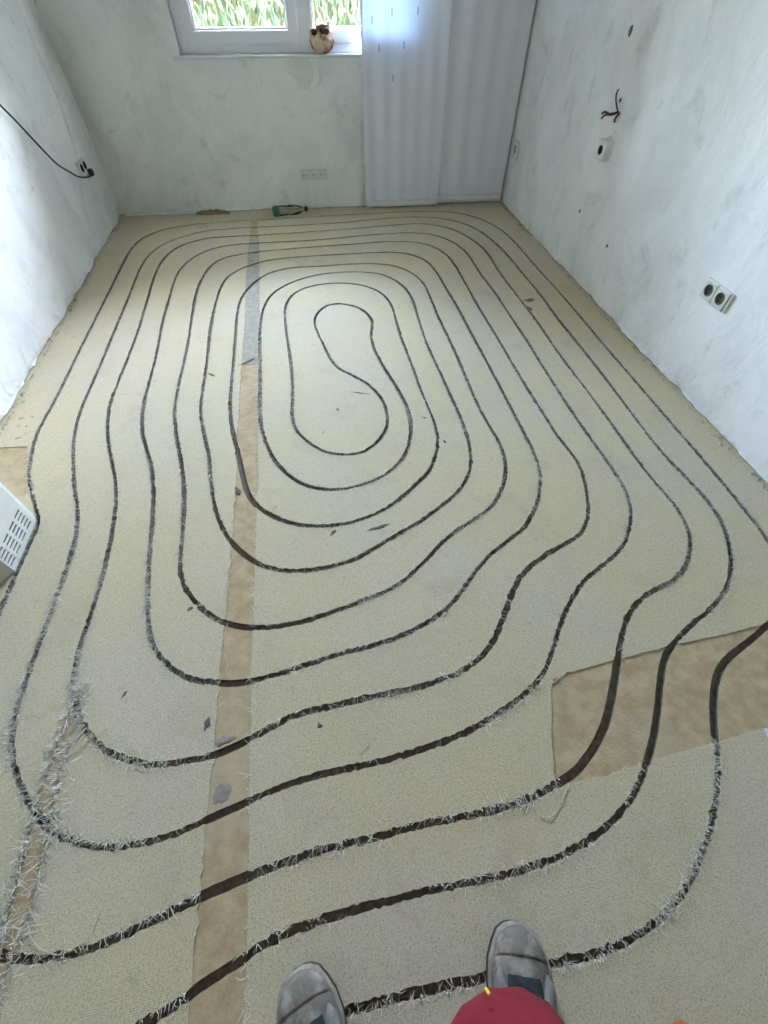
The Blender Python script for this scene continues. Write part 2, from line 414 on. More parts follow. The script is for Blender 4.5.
bar(win, 'window_frame', 2*u_m-usl-.01, u_r+.01, z_sill, z_top, D0, D1, M['upvc'])
bar(win, 'mullion', usr-.01, 2*u_m-usr+.01, z_sill, z_top, D0, D1+.004, M['upvc'])
def sash(a0, a1, g0, g1):
    s = bar(win, 'window_sash', a0, a1, zfb, zgb, D0+.02, SASH_OFF, M['upvc'], .008)
    for (p0, p1, q0, q1) in ((a0, a1, zgt, zft), (a0, g0, zfb, zft), (g1, a1, zfb, zft)):
        bar(s, 'sash_rail', p0, p1, q0, q1, D0+.02, SASH_OFF-.0005, M['upvc'], .008)
    for (p0, p1, q0, q1) in ((g0-.004, g1+.004, zgb-.004, zgb+.010), (g0-.004, g0+.010, zgb, zgt), (g1-.010, g1+.004, zgb, zgt), (g0, g1, zgt-.010, zgt+.004)):
        bar(s, 'glazing_bead', p0, p1, q0, q1, D0+.03, SASH_OFF-.02, M['white_plastic'], .003)
    bar(s, 'window_pane', g0-.005, g1+.005, zgb-.005, zgt+.005, -.075, -.070, M['glass'], 0)
    return s
s1 = sash(usl, usr, ugl, ugr)
s2 = sash(2*u_m-usr, 2*u_m-usl, ugl2, 2*u_m-ugl)
# hinge cap low on the left sash
hp = back_uz(186, 46, SASH_OFF)
bm = bmesh.new(); box_bm(bm, (.022, .034, .02), frame_mat(back_pt(hp[0], hp[1]+.004, SASH_OFF+.006), BU, Z3, BN), .006, 3)
from_bm('hinge_cap', bm, M['white_plastic'], s1, True)
bm = bmesh.new(); box_bm(bm, (.028, .14, .012), frame_mat(back_pt(usr-.035, 1.5, SASH_OFF+.006), BU, Z3, BN), .004); from_bm('handle_plate', bm, M['white_plastic'], s1)
# sill board
us0 = back_uz(172, 56, .025)[0]; us1 = u_r+.06
bm = bmesh.new(); box_bm(bm, (us1-us0, .015, .15), frame_mat(back_pt((us0+us1)/2, z_sill-.0075, -.050), BU, Z3, BN), .004, 2)
prop(from_bm('trim_1', bm, M['sill']), 'white window sill board under the sashes', kind='structure')

# sky portal in the window opening (only guide the sampling of the sky)
def portal(name, loc, sx, sy, direction):
    ld = bpy.data.lights.new(name, 'AREA'); ld.shape = 'RECTANGLE'; ld.size = sx; ld.size_y = sy
    ld.cycles.is_portal = True
    o = bpy.data.objects.new(name, ld); COL.objects.link(o); o.location = loc
    o.rotation_euler = Vector(direction).to_track_quat('-Z', 'Z').to_euler()
portal('sky_portal', back_pt((u_l+u_r)/2, (z_sill+z_top)/2, -.32), u_r-u_l, z_top-z_sill, BN)

# ------------------------------------------------------------------ floor with the milled heating groove
ARM_A = [(338.9,304),(325.8,306.4),(315.4,316.3),(315.4,328),(322,342.3),(329.7,358),(337.6,368.4),(351.9,375.4),(364.9,382.7),(373.2,389.2),(382.1,399.9),(387.3,415.6),(386.8,427.3),(379.5,440.3),(369.1,448.9),(359.7,453.9),(346.7,454.9),(328.4,453.3),(312.8,445.5),(298.5,433.8),(292.5,420.8),(292.5,406.5),(292.8,386),(290.7,361.9),(287.3,338.4),(284.9,315),(286.3,304.6),(292,295.5),(305,288.4),(325.8,284),(349.3,283.8),(364.9,286.4),(379.4,292.1),(388.6,300.7),(393.3,311.1),(399.1,331.9),(408.2,356.7),(413.8,371.3),(421.2,392.1),(432.9,419.5),(437.6,436.4),(436.8,450.7),(429,471.6),(416,484.6),(399.1,500.2),(379.5,512.7),(360,520.1),(341.5,524.9),(315.4,526.8),(292,523.6),(273.8,517.1),(258.1,507.2),(247.7,493.7),(242.5,474.2),(237.3,450.7),(232.1,427.3),(230.3,406.5),(231.6,385),(233.4,367.1),(235.5,338.4),(237.3,315),(241.2,299.4),(249,287.7),(258.1,279.8),(271.1,272.8),(292,268.1),(320.6,266.6),(349.3,264.5),(378.2,264.3),(396.5,266.8),(410.8,272.8),(422.5,282.4),(430.3,298.1),(438.1,317.6),(447.2,335.8),(459,361.9),(472,393),(485,419.5),(498,441.6),(504.5,458.5),(505.3,474.2),(501.9,488.5),(492.8,505.4),(478.5,517.1),(461.6,527.6),(445.9,539.3),(430.3,555.5),(406.9,578.6),(386,591.7),(359.7,602.1),(333.6,612),(305,621.4),(279,626.3),(252.9,628.1),(232.1,625),(213.9,618.2),(199.5,606),(189.1,594.3),(182.6,581.3),(179.9,566.5),(182.3,539.3),(184.4,508),(183.6,479.4),(179.7,453.3),(175.8,429.9),(175,409),(178.6,387),(187,350),(193,312.4),(198.2,287.7),(207.3,270.7),(217.8,260.8),(232.1,256.4),(258.1,252),(297.2,248.6),(341.5,245.3),(386,242.1),(412.1,242.3),(430.3,246),(445.9,254.6),(456.4,268.1),(466.8,286.4),(479.8,309.8),(494.1,333.2),(511,361.9),(527,389),(544.9,416.9),(557.5,437),(571.3,453.4),(580.4,469),(585.6,487.2),(588.2,506.8),(586.9,521.1),(579.1,535.4),(562.1,545.8),(547.5,554),(530,566.5),(517.6,581.3),(511,595.6),(503.2,617.7),(495.4,637.2),(482.4,655.5),(464.2,669.8),(440.7,680.2),(412.1,689.3),(383.4,694.8),(359.7,700),(333.6,706.3),(310.2,710.9),(292,716.7),(273.8,725.8),(255.5,735.8),(242.5,743),(216.5,754.7),(197,759.3),(177.1,763.3),(156.3,765.2),(135.4,761.8),(112,753.5),(97,743),(87.5,732),(78.1,716.7),(74.2,695.8),(75.5,669.8),(80.7,646.4),(91.1,615.1),(101.6,581.3),(106.5,561),(112,536.7),(115.9,505.4),(115.4,479.4),(110.7,455.9),(107.6,432.5),(109.4,409),(116.2,388),(128.9,356.7),(139.3,328),(147.1,302),(153.6,279.8),(160.2,264.2),(170.6,252.5),(183,245.3),(197,240.9),(208.6,238.4),(232.1,236.7),(258.1,235.4),(297.2,233),(341.5,229.8),(391.3,225.7),(417.3,224.1),(438.1,225.9),(456.4,231.1),(474.6,241.6),(487.6,253.8),(498,270.7),(513.6,291.6),(529.3,311.8),(544.9,333.5),(560.8,356.8),(585.6,389.3),(609,421),(633.8,456),(652,479.4),(670.2,500.3),(683.3,519.8),(689.6,538),(688.4,556.3),(682.5,571.5),(671,581.8),(655,590),(640.6,599.3),(629.2,613.8),(622.7,630.7),(618.8,651.6),(614.9,677.6),(609.7,706.3),(602.9,729.8),(591.4,751),(575.8,771.7),(559.2,782.5),(539.7,793.8),(513.6,804.2),(485,812),(453.8,818.5),(422.5,824.5),(391.3,832.9),(370,839),(349.3,843.5),(318,851.1),(292,860.2),(268.5,868.6),(247.7,876.5),(216.5,889.8),(197.5,898.5),(177.1,908.7),(157.8,918.3),(118.3,937.6),(78.9,951.4),(47.3,958.5),(19.7,959.2),(0,955),(-22,944),(-40,920),(-50,880),(-52,820),(-45,740),(-28,670),(0,612.5),(10.4,589),(20.8,565.3),(31.3,541),(38.6,524),(36.5,510.6),(31.3,489.8),(29.4,471.6),(32.6,450.7),(39.1,429.9),(50.8,409),(62,387.5),(78.1,354.1),(96.4,317.6),(112,286.4),(123.7,262.9),(132.8,247.3),(145.8,236.9),(166.7,229.1),(197,224.2),(225,222),(252.9,220.8),(297.2,218),(341.5,215.3),(386,212.9),(417.3,211.6),(443.3,211.9),(464.2,214.7),(485,221.3),(503.2,231.7),(518.9,247.3),(537.5,269),(560.8,294.5),(581.7,319),(602.5,343.8),(625.9,371.1),(650,399),(674,427),(701.5,458.6),(722.3,483.3),(739.2,504.2),(756,525),(768,543),(778,564),(783,588),(778,610),(767.2,624.6),(755.5,635.9),(737.3,650.3),(724.3,662),(716.4,677.6),(713.3,701),(713.8,727.1),(716.2,750),(717.7,771.7),(715.9,797.7),(709.9,826.4),(700.8,855),(687.5,883.6),(672,905.5),(653,924.5),(628.4,939.5),(600,952.8),(548,964.3),(475.7,978.8),(422.7,990.8),(384.2,1000.4),(350.4,1010),(310,1025),(260,1052),(190,1100),(90,1160)]
ARM_B = [(338.9,304),(358,307.6),(369,315.8),(372.8,324.1),(370.9,335.8),(374.6,351),(386,371.5),(397.8,390.2),(406.9,407.8),(410.8,424.7),(409.5,442.9),(403,458.5),(388.6,472.9),(373,481.2),(361,485.4),(338.9,489.8),(320.6,489.3),(305,485.4),(286.8,474.2),(272.4,457.2),(263.3,435.1),(260.2,414.3),(260.4,386),(260.2,356.7),(260.2,330.6),(263.3,309.8),(271.1,295.5),(284.2,286.4),(299.8,279.8),(320.6,274.6),(346.7,272.3),(375.6,273.4),(391.3,278.5),(404.3,287.7),(412.1,299.4),(418.6,320.2),(426.4,343.6),(437,367),(449.8,394.7),(460.3,418.2),(468.1,440.3),(470.7,458.5),(468.9,474.2),(459,491.1),(440.7,506.7),(417.3,523.6),(388.6,540),(372,550),(354,560),(325.8,568.2),(297.2,571.4),(272.5,568.9),(252.9,560.9),(232.1,543),(220.4,523.6),(213.9,502.8),(210.7,474.2),(208.6,453.3),(203.4,429.9),(200.8,409),(203.6,386.5),(207.3,361.9),(209.9,335.8),(213.9,312.4),(219.1,292.9),(226.4,278.5),(239.9,269.7),(258.1,262.9),(284.2,258.5),(320.6,255.9),(353,254),(386,252.5),(406.9,254.1),(423.8,259.8),(434.2,269.4),(444.6,286.4),(456.4,305.9),(469.4,330.6),(485,359.3),(502,391.5),(516.3,419.5),(529.3,444.2),(538.4,466.4),(540.2,482),(537.1,502.8),(525.4,526.3),(508.4,540.6),(492,553.5),(478.5,567.5),(469.4,580),(457.7,596.9),(440.7,613.8),(419.9,626.8),(396.5,638),(374,645.2),(346.7,652.3),(315.4,662),(284.2,672.4),(255.5,680.2),(234.7,683.6),(213.9,682.8),(197,680.8),(182,675.2),(166.7,664.6),(153.6,646.4),(149,625.5),(148.4,589.1),(149.4,560),(151.6,536.7),(153.6,500.2),(152.3,471.6),(147.1,450.7),(142.4,432.5),(143.2,409),(148,388.5),(156.3,356.7),(162.8,322.8),(169.3,299.4),(174.5,281),(181,269),(191,259.6),(206,251.5),(226.9,246),(252.9,243.6),(284.2,242.2),(320.6,240),(355,236.7),(391.3,233.8),(417.3,233.2),(438.1,236.4),(456.4,244.7),(468.1,255.1),(479.8,273.3),(495.4,294.2),(511,317.6),(526.7,341),(541,364.5),(556.2,388.5),(576.5,419.3),(602.5,456),(618.1,478.1),(627.2,496.4),(630.4,517.2),(627.2,535.4),(618.5,551.5),(602.2,566),(585.5,579.8),(574.5,594.3),(567,609),(559.2,627),(554,646.4),(544.9,671.1),(531.9,688),(511,705),(485,721.9),(465,733),(443.3,741.7),(412.1,752.5),(383.4,760.7),(349.3,768.3),(318,775.6),(292,783.4),(268.5,792.5),(242.5,804.2),(211.3,818),(195,825.5),(177.1,833.4),(153.6,840.7),(127.6,845.9),(99,847.2),(75.5,842),(52.1,830.3),(36.5,814.6),(26,796.4),(16.9,774.3),(11.9,751),(13,727.1),(20.8,698.4),(31.3,667.2),(43,635.9),(54.7,604.7),(65.1,575),(75,543),(78.1,515.8),(75,489.8),(73.7,463.8),(74.2,440.3),(78.1,419.5),(85.9,398.6),(93,383),(104.2,356.7),(118.5,322.8),(130.2,294.2),(141.9,265.5),(153.6,251.2),(171.9,241),(200.8,232.3),(226.9,229.2),(260,227.3),(297.2,225.6),(341.5,222.9),(391.3,218.3),(422.5,217.3),(448.5,219.9),(472,227.2),(490.2,239),(505.8,253.8),(524.1,275.9),(541,296),(556.5,317.8),(576.5,342.4),(597.3,368.5),(619,397),(641.6,427.6),(662.4,453.4),(683.3,475.5),(704.1,497.7),(719.7,519.8),(728.8,543.2),(730.6,567),(725.9,588.5),(713.8,606),(695.6,621.6),(677.4,638.5),(664.4,658.1),(660.5,680.2),(657.9,706.3),(654.5,731),(648.7,756),(638.3,784.7),(622.7,809.4),(601.9,830.3),(566,853.4),(531.9,866.5),(500.6,875.6),(469.4,882.3),(432.9,889.3),(401.7,897.8),(370,906.5),(346,912.3),(312,923),(287,933),(262,945.5),(236.7,963.2),(205.1,982.9),(173.6,1006.6),(146,1022.4),(110,1045),(40,1090),(-40,1130)]
px = np.array(ARM_A[::-1]+ARM_B[1:], float)
px = catmull(px, 1.5); px = resample(px, 1.5); px = gsmooth(px, 2.6)
cl = np.array([F(x, y)[:2] for x, y in px])
cl = resample(cl, .008); cl = gsmooth(cl, 1.5); cl = resample(cl, .009)
cl = cl[(cl[:, 0] > XL+.04) & (cl[:, 1] > YF+.1)]

def poly_px(pts): return [tuple(F(x, y)[:2]) for x, y in pts]
strip_l = poly_px([(251, 222.5), (249, 240), (246, 280), (244.5, 330), (242, 362), (237.5, 440), (237, 467), (231, 560), (226, 610), (221, 660), (216, 720), (213, 760), (208, 805), (205, 845), (201, 880), (197, 930), (193, 970), (188, 1030)])
strip_r = poly_px([(257.5, 222.5), (259.5, 240), (260, 290), (259.5, 362), (258.3, 440), (258, 467), (256, 540), (254.5, 600), (252, 660), (250.5, 720), (250, 760), (249.5, 830), (249, 880), (247.5, 940), (246, 990), (244.5, 1030)])
def densify(P, step=.02, amp=.002, seed=1):
    P = resample(np.array(P), step); r_ = np.random.default_rng(seed)
    P[1:-1] += r_.normal(0, amp, P[1:-1].shape); return P
sl = densify(strip_l, .015, .0022, 1); sr = densify(strip_r, .015, .0012, 2)
sl = np.r_[sl, [[sl[-1, 0]-.0, YF+.02]]]; sr = np.r_[sr, [[sr[-1, 0], YF+.02]]]
BARE = [np.r_[sl, sr[::-1]]]
patch_r = densify(poly_px([(551, 684), (568, 673), (600, 664), (633, 655.5), (677, 643.8), (729.5, 633.3), (762, 625.5), (800, 616), (838, 604), (836, 703), (800, 716), (767, 727), (724.3, 740), (687.8, 749.5), (641, 762.8), (604.5, 775.8), (572, 782), (556, 784), (553, 760), (551.2, 730), (551, 690)]), .012, .0012, 3)
patch_l = densify(poly_px([(-70, 453), (-30, 450), (0, 448), (27, 447), (29.5, 462), (27.5, 480), (29.5, 494), (15, 500), (0, 503), (-40, 507), (-80, 509)]), .012, .002, 4)
seam = densify(poly_px([(78, 690), (84, 690), (80, 712), (71.6, 735), (63.8, 764), (54.7, 805.5), (45, 842), (38, 880), (29, 912), (17, 945), (8, 975), (-4, 1010), (-16, 1010), (-6, 965), (7.8, 920), (15.6, 886), (24, 855), (32.5, 829), (39, 800), (52, 758.6), (62, 730), (73, 705)]), .012, .003, 5)
BARE += [patch_r, patch_l, seam]
FILLER = densify(poly_px([(240, 239), (264, 240), (265, 300), (264, 361), (252, 365), (238, 362), (239, 300)]), .03, .003, 6)   # far part of the strip is filled grey
back_edge = [(BL.x-.1, BL.y+.15), (BR.x+.1, BR.y+.15)]
def offset_edges(P, w):
    t = np.gradient(P, axis=0); t /= np.linalg.norm(t, axis=1)[:, None]
    n = np.stack([-t[:, 1], t[:, 0]], 1); return P+n*w[:, None], P-n*w[:, None], n
def in_poly(P, poly):
    x, y = P[:, 0], P[:, 1]; c = np.zeros(len(P), bool); n = len(poly); j = n-1
    for i in range(n):
        xi, yi = poly[i]; xj, yj = poly[j]
        if yi != yj:
            s = ((yi > y) != (yj > y)) & (x < (xj-xi)*(y-yi)/(yj-yi)+xi); c ^= s
        j = i
    return c
bare_mask = np.zeros(len(cl), bool)
for b in BARE: bare_mask |= in_poly(cl, b)
w0 = np.where(bare_mask, .0098, .0080)
jit = lambda: np.where(bare_mask, .0004, .0014)*RNG.normal(0, 1, len(cl))
slow = gsmooth(RNG.normal(0, 1, (len(cl), 1)), 12)[:, 0]*.004
eL, _, nrm = offset_edges(cl, w0+slow+jit()); _, eR, _ = offset_edges(cl, w0+slow+jit())

verts = []; edges = []; faces = []
def add_loop(P):
    P = np.array(P, float); x_, y_ = P[:, 0], P[:, 1]
    if (x_*np.roll(y_, -1)-np.roll(x_, -1)*y_).sum() < 0: P = P[::-1]
    b = len(verts); verts.extend(Vector((float(p[0]), float(p[1]))) for p in P)
    faces.append(list(range(b, b+len(P))))
outer = [(XL-.03, YF-.02), (XR+.03, YF-.02), (XR+.03, BR.y+.03), (XL-.03, BL.y+.03)]
add_loop(outer)                                      # face 0
add_loop(np.r_[eL, eR[::-1]])                        # face 1: the groove
for b in BARE: add_loop(b)                           # 2..
add_loop(FILLER); FILL_ID = len(faces)-1
def add_chain(P):
    b = len(verts); verts.extend(Vector((float(p[0]), float(p[1]))) for p in P)
    edges.extend((b+i, b+i+1) for i in range(len(P)-1))
xs_top = sl[0]; add_chain([(xs_top[0], xs_top[1]), (xs_top[0]+.02, 4.5)])      # joint of the two sheets up to the wall
seam_x = float(F(75, 690)[0]); sy = float(F(78, 690)[1])
add_chain([(seam[0][0], seam[0][1]), (seam_x-.06, 4.5)])
vo, eo, fo, ov, oe, of = delaunay_2d_cdt(verts, edges, faces, 0, 1e-6)
vo = np.array([(v.x, v.y) for v in vo]); fo = [f for f in fo]; 
cls = []
xtop = float(xs_top[0])
sl_y = sl[:, 1][::-1]; sl_x = sl[:, 0][::-1]
for k, f in enumerate(fo):
    o_ = of[k]; c = vo[list(f)].mean(0)
    if 0 not in o_: cls.append(-1)
    elif 1 in o_: cls.append(0)                      # groove
    elif 2 in o_ and FILL_ID in o_: cls.append(5)    # filled part of the strip
    elif any(2 <= i < FILL_ID for i in o_): cls.append(1)      # bare
    else:
        xb = np.interp(c[1], sl_y, sl_x) if c[1] < sl[0, 1] else xtop+.02*(c[1]-sl[0, 1])/(4.5-sl[0, 1])
        if c[0] > xb: cls.append(2)
        else:
            if c[1] > seam[0][1]:
                xs = seam[0][0]+(seam_x-.06-seam[0][0])*(c[1]-seam[0][1])/(4.5-seam[0][1])
            else:
                xs = np.interp(c[1], [float(F(-10, 1010)[1])-2, float(F(-10, 1010)[1]), float(F(30, 880)[1]), float(F(58, 764)[1]), sy], [float(F(-10, 1010)[0]), float(F(-10, 1010)[0]), float(F(27, 880)[0]), float(F(58, 764)[0]), float(F(78, 690)[0])])
            cls.append(3 if c[0] > xs else 4)
cls = np.array(cls)
TH = .003; GD = -.014
Z = {0: GD, 1: 0.0, 2: TH, 3: TH, 4: TH, 5: .001}
emap = {}
for k, f in enumerate(fo):
    if cls[k] < 0: continue
    for a, b in zip(f, f[1:]+f[:1]): emap.setdefault((min(a, b), max(a, b)), []).append(k)
def build_layer(name, ids, skirt_to, mats, parent, label):
    V = []; Fc = []; mi = []; idx = {}
    def vt(i, z):
        k = (i, round(z, 5))
        if k not in idx: idx[k] = len(V); V.append((vo[i, 0], vo[i, 1], z))
        return idx[k]
    for k, f in enumerate(fo):
        if cls[k] not in ids: continue
        z = Z[cls[k]]
        Fc.append(tuple(vt(i, z) for i in f)); mi.append(0)
    for (a, b), ks in emap.items():
        c_ = [cls[k] for k in ks]
        ins = [c for c in c_ if c in ids]
        if len(ins) == 1:
            z = Z[ins[0]]
            Fc.append((vt(a, z), vt(b, z), vt(b, skirt_to), vt(a, skirt_to))); mi.append(1)
    o = from_data(name, V, Fc, mats, parent, False, mi)
    bm_ = bmesh.new(); bm_.from_mesh(o.data); bmesh.ops.triangulate(bm_, faces=[f for f in bm_.faces if len(f.verts) > 4])
    for f in bm_.faces:
        if abs(f.normal.z) > .5 and f.normal.z < 0: f.normal_flip()
    bm_.to_mesh(o.data); bm_.free()
    if label: o['label'] = label
    return o
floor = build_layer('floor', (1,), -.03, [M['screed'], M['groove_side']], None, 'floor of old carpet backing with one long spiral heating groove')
floor['kind'] = 'structure'
build_layer('filler_strip', (5,), 0.0, [M['filler'], M['filler']], floor, 'grey filler on the far part of the brown strip')
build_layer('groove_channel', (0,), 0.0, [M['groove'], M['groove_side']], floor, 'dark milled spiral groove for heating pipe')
build_layer('carpet_sheet', (2,), 0.0, [M['carpet'], M['carpet_edge']], floor, 'wide beige carpet backing sheet right of the brown strip')
build_layer('carpet_sheet', (3,), 0.0, [M['carpet'], M['carpet_edge']], floor, 'beige carpet backing sheet left of the brown strip')
build_layer('carpet_sheet', (4,), 0.0, [M['carpet'], M['carpet_edge']], floor, 'beige carpet backing sheet along the left wall')
# screed slab below everything
bm = bmesh.new(); box_bm(bm, (XR-XL+.5, 6.5, .1), Matrix.Translation(((XL+XR)/2, 1.3, -.085)))
sb_ = from_bm('screed_slab', bm, M['groove_side'], floor)

# frayed fibres along every cut edge of the carpet
FV = []; FF = []
def fibre(x, y, dx, dy, L, w, z0=TH, lift=.006):
    b = len(FV); L = max(L, .003)
    a = random.uniform(-.9, .9)
    ddx, ddy = dx*math.cos(a)-dy*math.sin(a), dx*math.sin(a)+dy*math.cos(a)
    sx, sy_ = -dy, dx
    mx_, my_ = x+dx*L*.5, y+dy*L*.5; ex, ey = mx_+ddx*L*.5, my_+ddy*L*.5
    h1 = z0+random.uniform(.001, lift); h2 = z0+random.uniform(-.001, lift*.8)
    for (qx, qy, qz, ww) in ((x, y, z0, w), (mx_, my_, h1, w*.9), (ex, ey, h2, w*.45)):
        FV.append((qx-sx*ww/2, qy-sy_*ww/2, qz)); FV.append((qx+sx*ww/2, qy+sy_*ww/2, qz))
    FF.extend([(b, b+1, b+3, b+2), (b+2, b+3, b+5, b+4)])
dist = np.linalg.norm(cl, axis=1)
dens_noise = gsmooth(RNG.normal(0, 1, (len(cl), 2)), 7)*5
heavy = [F(75, 690), F(95, 600), F(70, 660), F(35, 815), F(120, 848), F(12, 740), F(30, 470), F(545, 485), F(495, 640), F(540, 760), F(690, 875)]
for i in range(2, len(cl)-2):
    if bare_mask[i] or cl[i, 1] < -.5: continue
    hv = 1.0
    for q in heavy:
        d2 = (cl[i, 0]-q.x)**2+(cl[i, 1]-q.y)**2
        hv += 1.6*math.exp(-d2/.02)
    for s, e in ((0, eL), (1, eR)):
        sg = 1 if s == 0 else -1
        lam = max(.2, 1.7+1.5*dens_noise[i, s])*hv*(1.0 if dist[i] < 2 else .6)
        for _ in range(np.random.default_rng(i*2+s).poisson(lam)):
            inward = random.random() < .62
            ang = random.gauss(0, .75); nx, ny = nrm[i]*(-sg if inward else sg)
            dx, dy = nx*math.cos(ang)-ny*math.sin(ang), nx*math.sin(ang)+ny*math.cos(ang)
            L = min(random.expovariate(1/.009)+.003, .035)*(1.15 if hv > 1.5 else .9)
            x_ = e[i, 0]+(cl[i+1, 0]-cl[i, 0])*random.random(); y_ = e[i, 1]+(cl[i+1, 1]-cl[i, 1])*random.random()
            fibre(x_, y_, dx, dy, L, random.uniform(.0008, .0016))
for P, sgn, lam0 in ((sl, 1, .6), (sr, -1, 1.8), (seam, 0, 12.0), (patch_l, 0, .8)):
    for i in range(len(P)-1):
        if np.linalg.norm(P[i+1]-P[i]) > .1: continue
        t = P[i+1]-P[i]; t = t/np.linalg.norm(t); n_ = np.array([t[1], -t[0]])
        lam = lam0*max(.1, 1+1.2*noise.noise(Vector((P[i][0]*9, P[i][1]*9, lam0))))
        for _ in range(RNG.poisson(lam)):
            ang = random.gauss(0, .8); s_ = 1 if (sgn == 0 and random.random() < .3) or sgn != 0 and random.random() < .5 else -1
            nx, ny = n_*s_
            dx, dy = nx*math.cos(ang)-ny*math.sin(ang), nx*math.sin(ang)+ny*math.cos(ang)
            fibre(P[i][0]+t[0]*.012*random.random(), P[i][1]+t[1]*.012*random.random(), dx, dy, min(random.expovariate(1/(.018 if lam0 > 2 else .009))+.003, .05), random.uniform(.0008, .0017)*(1.5 if lam0 > 2 else 1), lift=.010 if lam0 > 2 else .006)
fb = from_data('frayed_fibres', FV, FF, M['fibre'], floor); fb['kind'] = 'stuff'; fb['label'] = 'pale frayed fibres along the cut carpet edges'

# stains, adhesive and flakes that belong to the floor
def flat_patch(name, pts, mt, z=TH, h=.0008, label=None, parent=floor, rough=.002, mapped=True):
    P = np.array(poly_px(pts)) if mapped else np.array(pts)
    P = resample(np.r_[P, P[:1]], .006)[:-1]; P = P+RNG.normal(0, rough, P.shape)
    n = len(P); c = P.mean(0)
    V = [(p[0], p[1], z-.0006) for p in P]+[(c[0]+(p[0]-c[0])*.85, c[1]+(p[1]-c[1])*.85, z+h) for p in P]
    Fc = [(i, (i+1) % n, n+(i+1) % n, n+i) for i in range(n)]+[tuple(range(n, 2*n))]
    o = from_data(name, V, Fc, mt, parent, True)
    if label: o['label'] = label
    return o
def streak(a, b, w):            # elongated lens from a to b in pixels
    a = np.array(a, float); b = np.array(b, float); t = (b-a)/np.linalg.norm(b-a); n = np.array([-t[1], t[0]])
    m_ = (a+b)/2; return [a, a+(b-a)*.3+n*w*.6, m_+n*w, a+(b-a)*.8+n*w*.8, b, a+(b-a)*.8-n*w*.7, m_-n*w*.8, a+(b-a)*.3-n*w*.5]
for (a, b, w) in (((364, 532.5), (392, 523.5), 2.0), ((330, 537), (336.5, 529.5), 2.0), ((347, 392), (372, 394.8), .6), ((235, 487), (241, 495), 3.0), ((523, 301), (535, 300), 2.2), ((524, 306), (533, 311), 1.6), ((336, 408.5), (339, 411), 1.2), ((204, 733), (210, 716), 3.5), ((318, 723), (322, 728), 3.2), ((121, 700), (128, 690), 1.8), ((187, 612), (193, 607), 2.2), ((237, 367), (256, 358), 1.2), ((207, 373), (216, 377), 1.3), ((443, 440), (446, 444), 1.6), ((420, 417), (427, 419), .8)):
    flat_patch('scrape_mark', streak(a, b, w), M['stain'], .0030 if not (244 < a[0] < 256) else .0005, .0006, rough=.0012)
flat_patch('adhesive_patch', [(215, 741), (222, 736), (236, 735), (238, 738.5), (232, 742), (222, 746.5), (215, 748)], M['glue'], .0003, .0004, 'grey violet patch of old glue on the brown strip')
flat_patch('adhesive_patch', [(214, 792), (218, 784), (228, 782), (233, 788), (231, 797), (224, 802), (212, 806)], M['glue'], .0003, .0004, 'grey violet patch of old glue on the brown strip')
for (x, y, a) in ((22, 418, .4), (33.5, 416, 1.1), (18.5, 426, .3), (27.5, 426, .7), (27, 432.5, 1.0), (19, 438, .2), (23, 402, -.5), (100, 275, .3)):
    q = F(x, y, TH); L, Wd = random.uniform(.018, .032), random.uniform(.008, .013)
    V = []; ca, sa = math.cos(a), math.sin(a)
    for i in range(5):
        for j in (-1, 1):
            t = i/4-.5; xx, yy = t*L, j*Wd*.5*(1-1.5*t*t); zz = .001+(.0028+.0018*j)*(1-abs(2*t)**2)+random.uniform(0, .001)
            V.append((q.x+xx*ca-yy*sa, q.y+xx*sa+yy*ca, TH+zz-.001))
    n = len(V); V += [(v[0], v[1], v[2]-.0012) for v in V]
    Fc = [(2*i, 2*i+1, 2*i+3, 2*i+2) for i in range(4)]+[(n+2*i, n+2*i+2, n+2*i+3, n+2*i+1) for i in range(4)]+[(2*i, 2*i+2, n+2*i+2, n+2*i) for i in range(4)]+[(2*i+1, n+2*i+1, n+2*i+3, 2*i+3) for i in range(4)]
    from_data('carpet_flake', V, Fc, M['thread'], floor)

# plaster crumbs along the foot of the walls: nobody could count them
CV = []; CF = []
def crumb(x, y, r_, z):
    b = len(CV)
    for k in range(4):
        th = k*math.pi/2+random.random(); CV.append((x+r_*math.cos(th)*random.uniform(.6, 1.2), y+r_*math.sin(th)*random.uniform(.6, 1.2), z+r_*random.uniform(0, .3)))
    CV.append((x, y, z+r_*random.uniform(.7, 1.2))); CV.append((x, y, z-.0005))
    for k in range(4): CF.append((b+k, b+(k+1) % 4, b+4)); CF.append((b+(k+1) % 4, b+k, b+5))
for _ in range(1500):
    t = random.random(); r_ = random.uniform(.002, .005)+random.random()**6*.008; d = abs(random.gauss(0, .009))+.012
    k = random.random()
    if k < .4: crumb(XR-d, -1.5+5.4*t, r_, TH)
    elif k < .75: crumb(XL+d, -1.5+5.6*t, r_, TH)
    else:
        p = back_pt(LB*(.4+.55*t), 0, d); crumb(p.x, p.y, r_, TH)
for _ in range(160): crumb(random.uniform(-1.2, 1.4), random.uniform(-.3, 4), random.uniform(.001, .0025), TH)
o = from_data('plaster_crumbs', CV, CF, M['crumb']); prop(o, 'scattered plaster crumbs along the foot of the walls', 'rubble', kind='stuff')

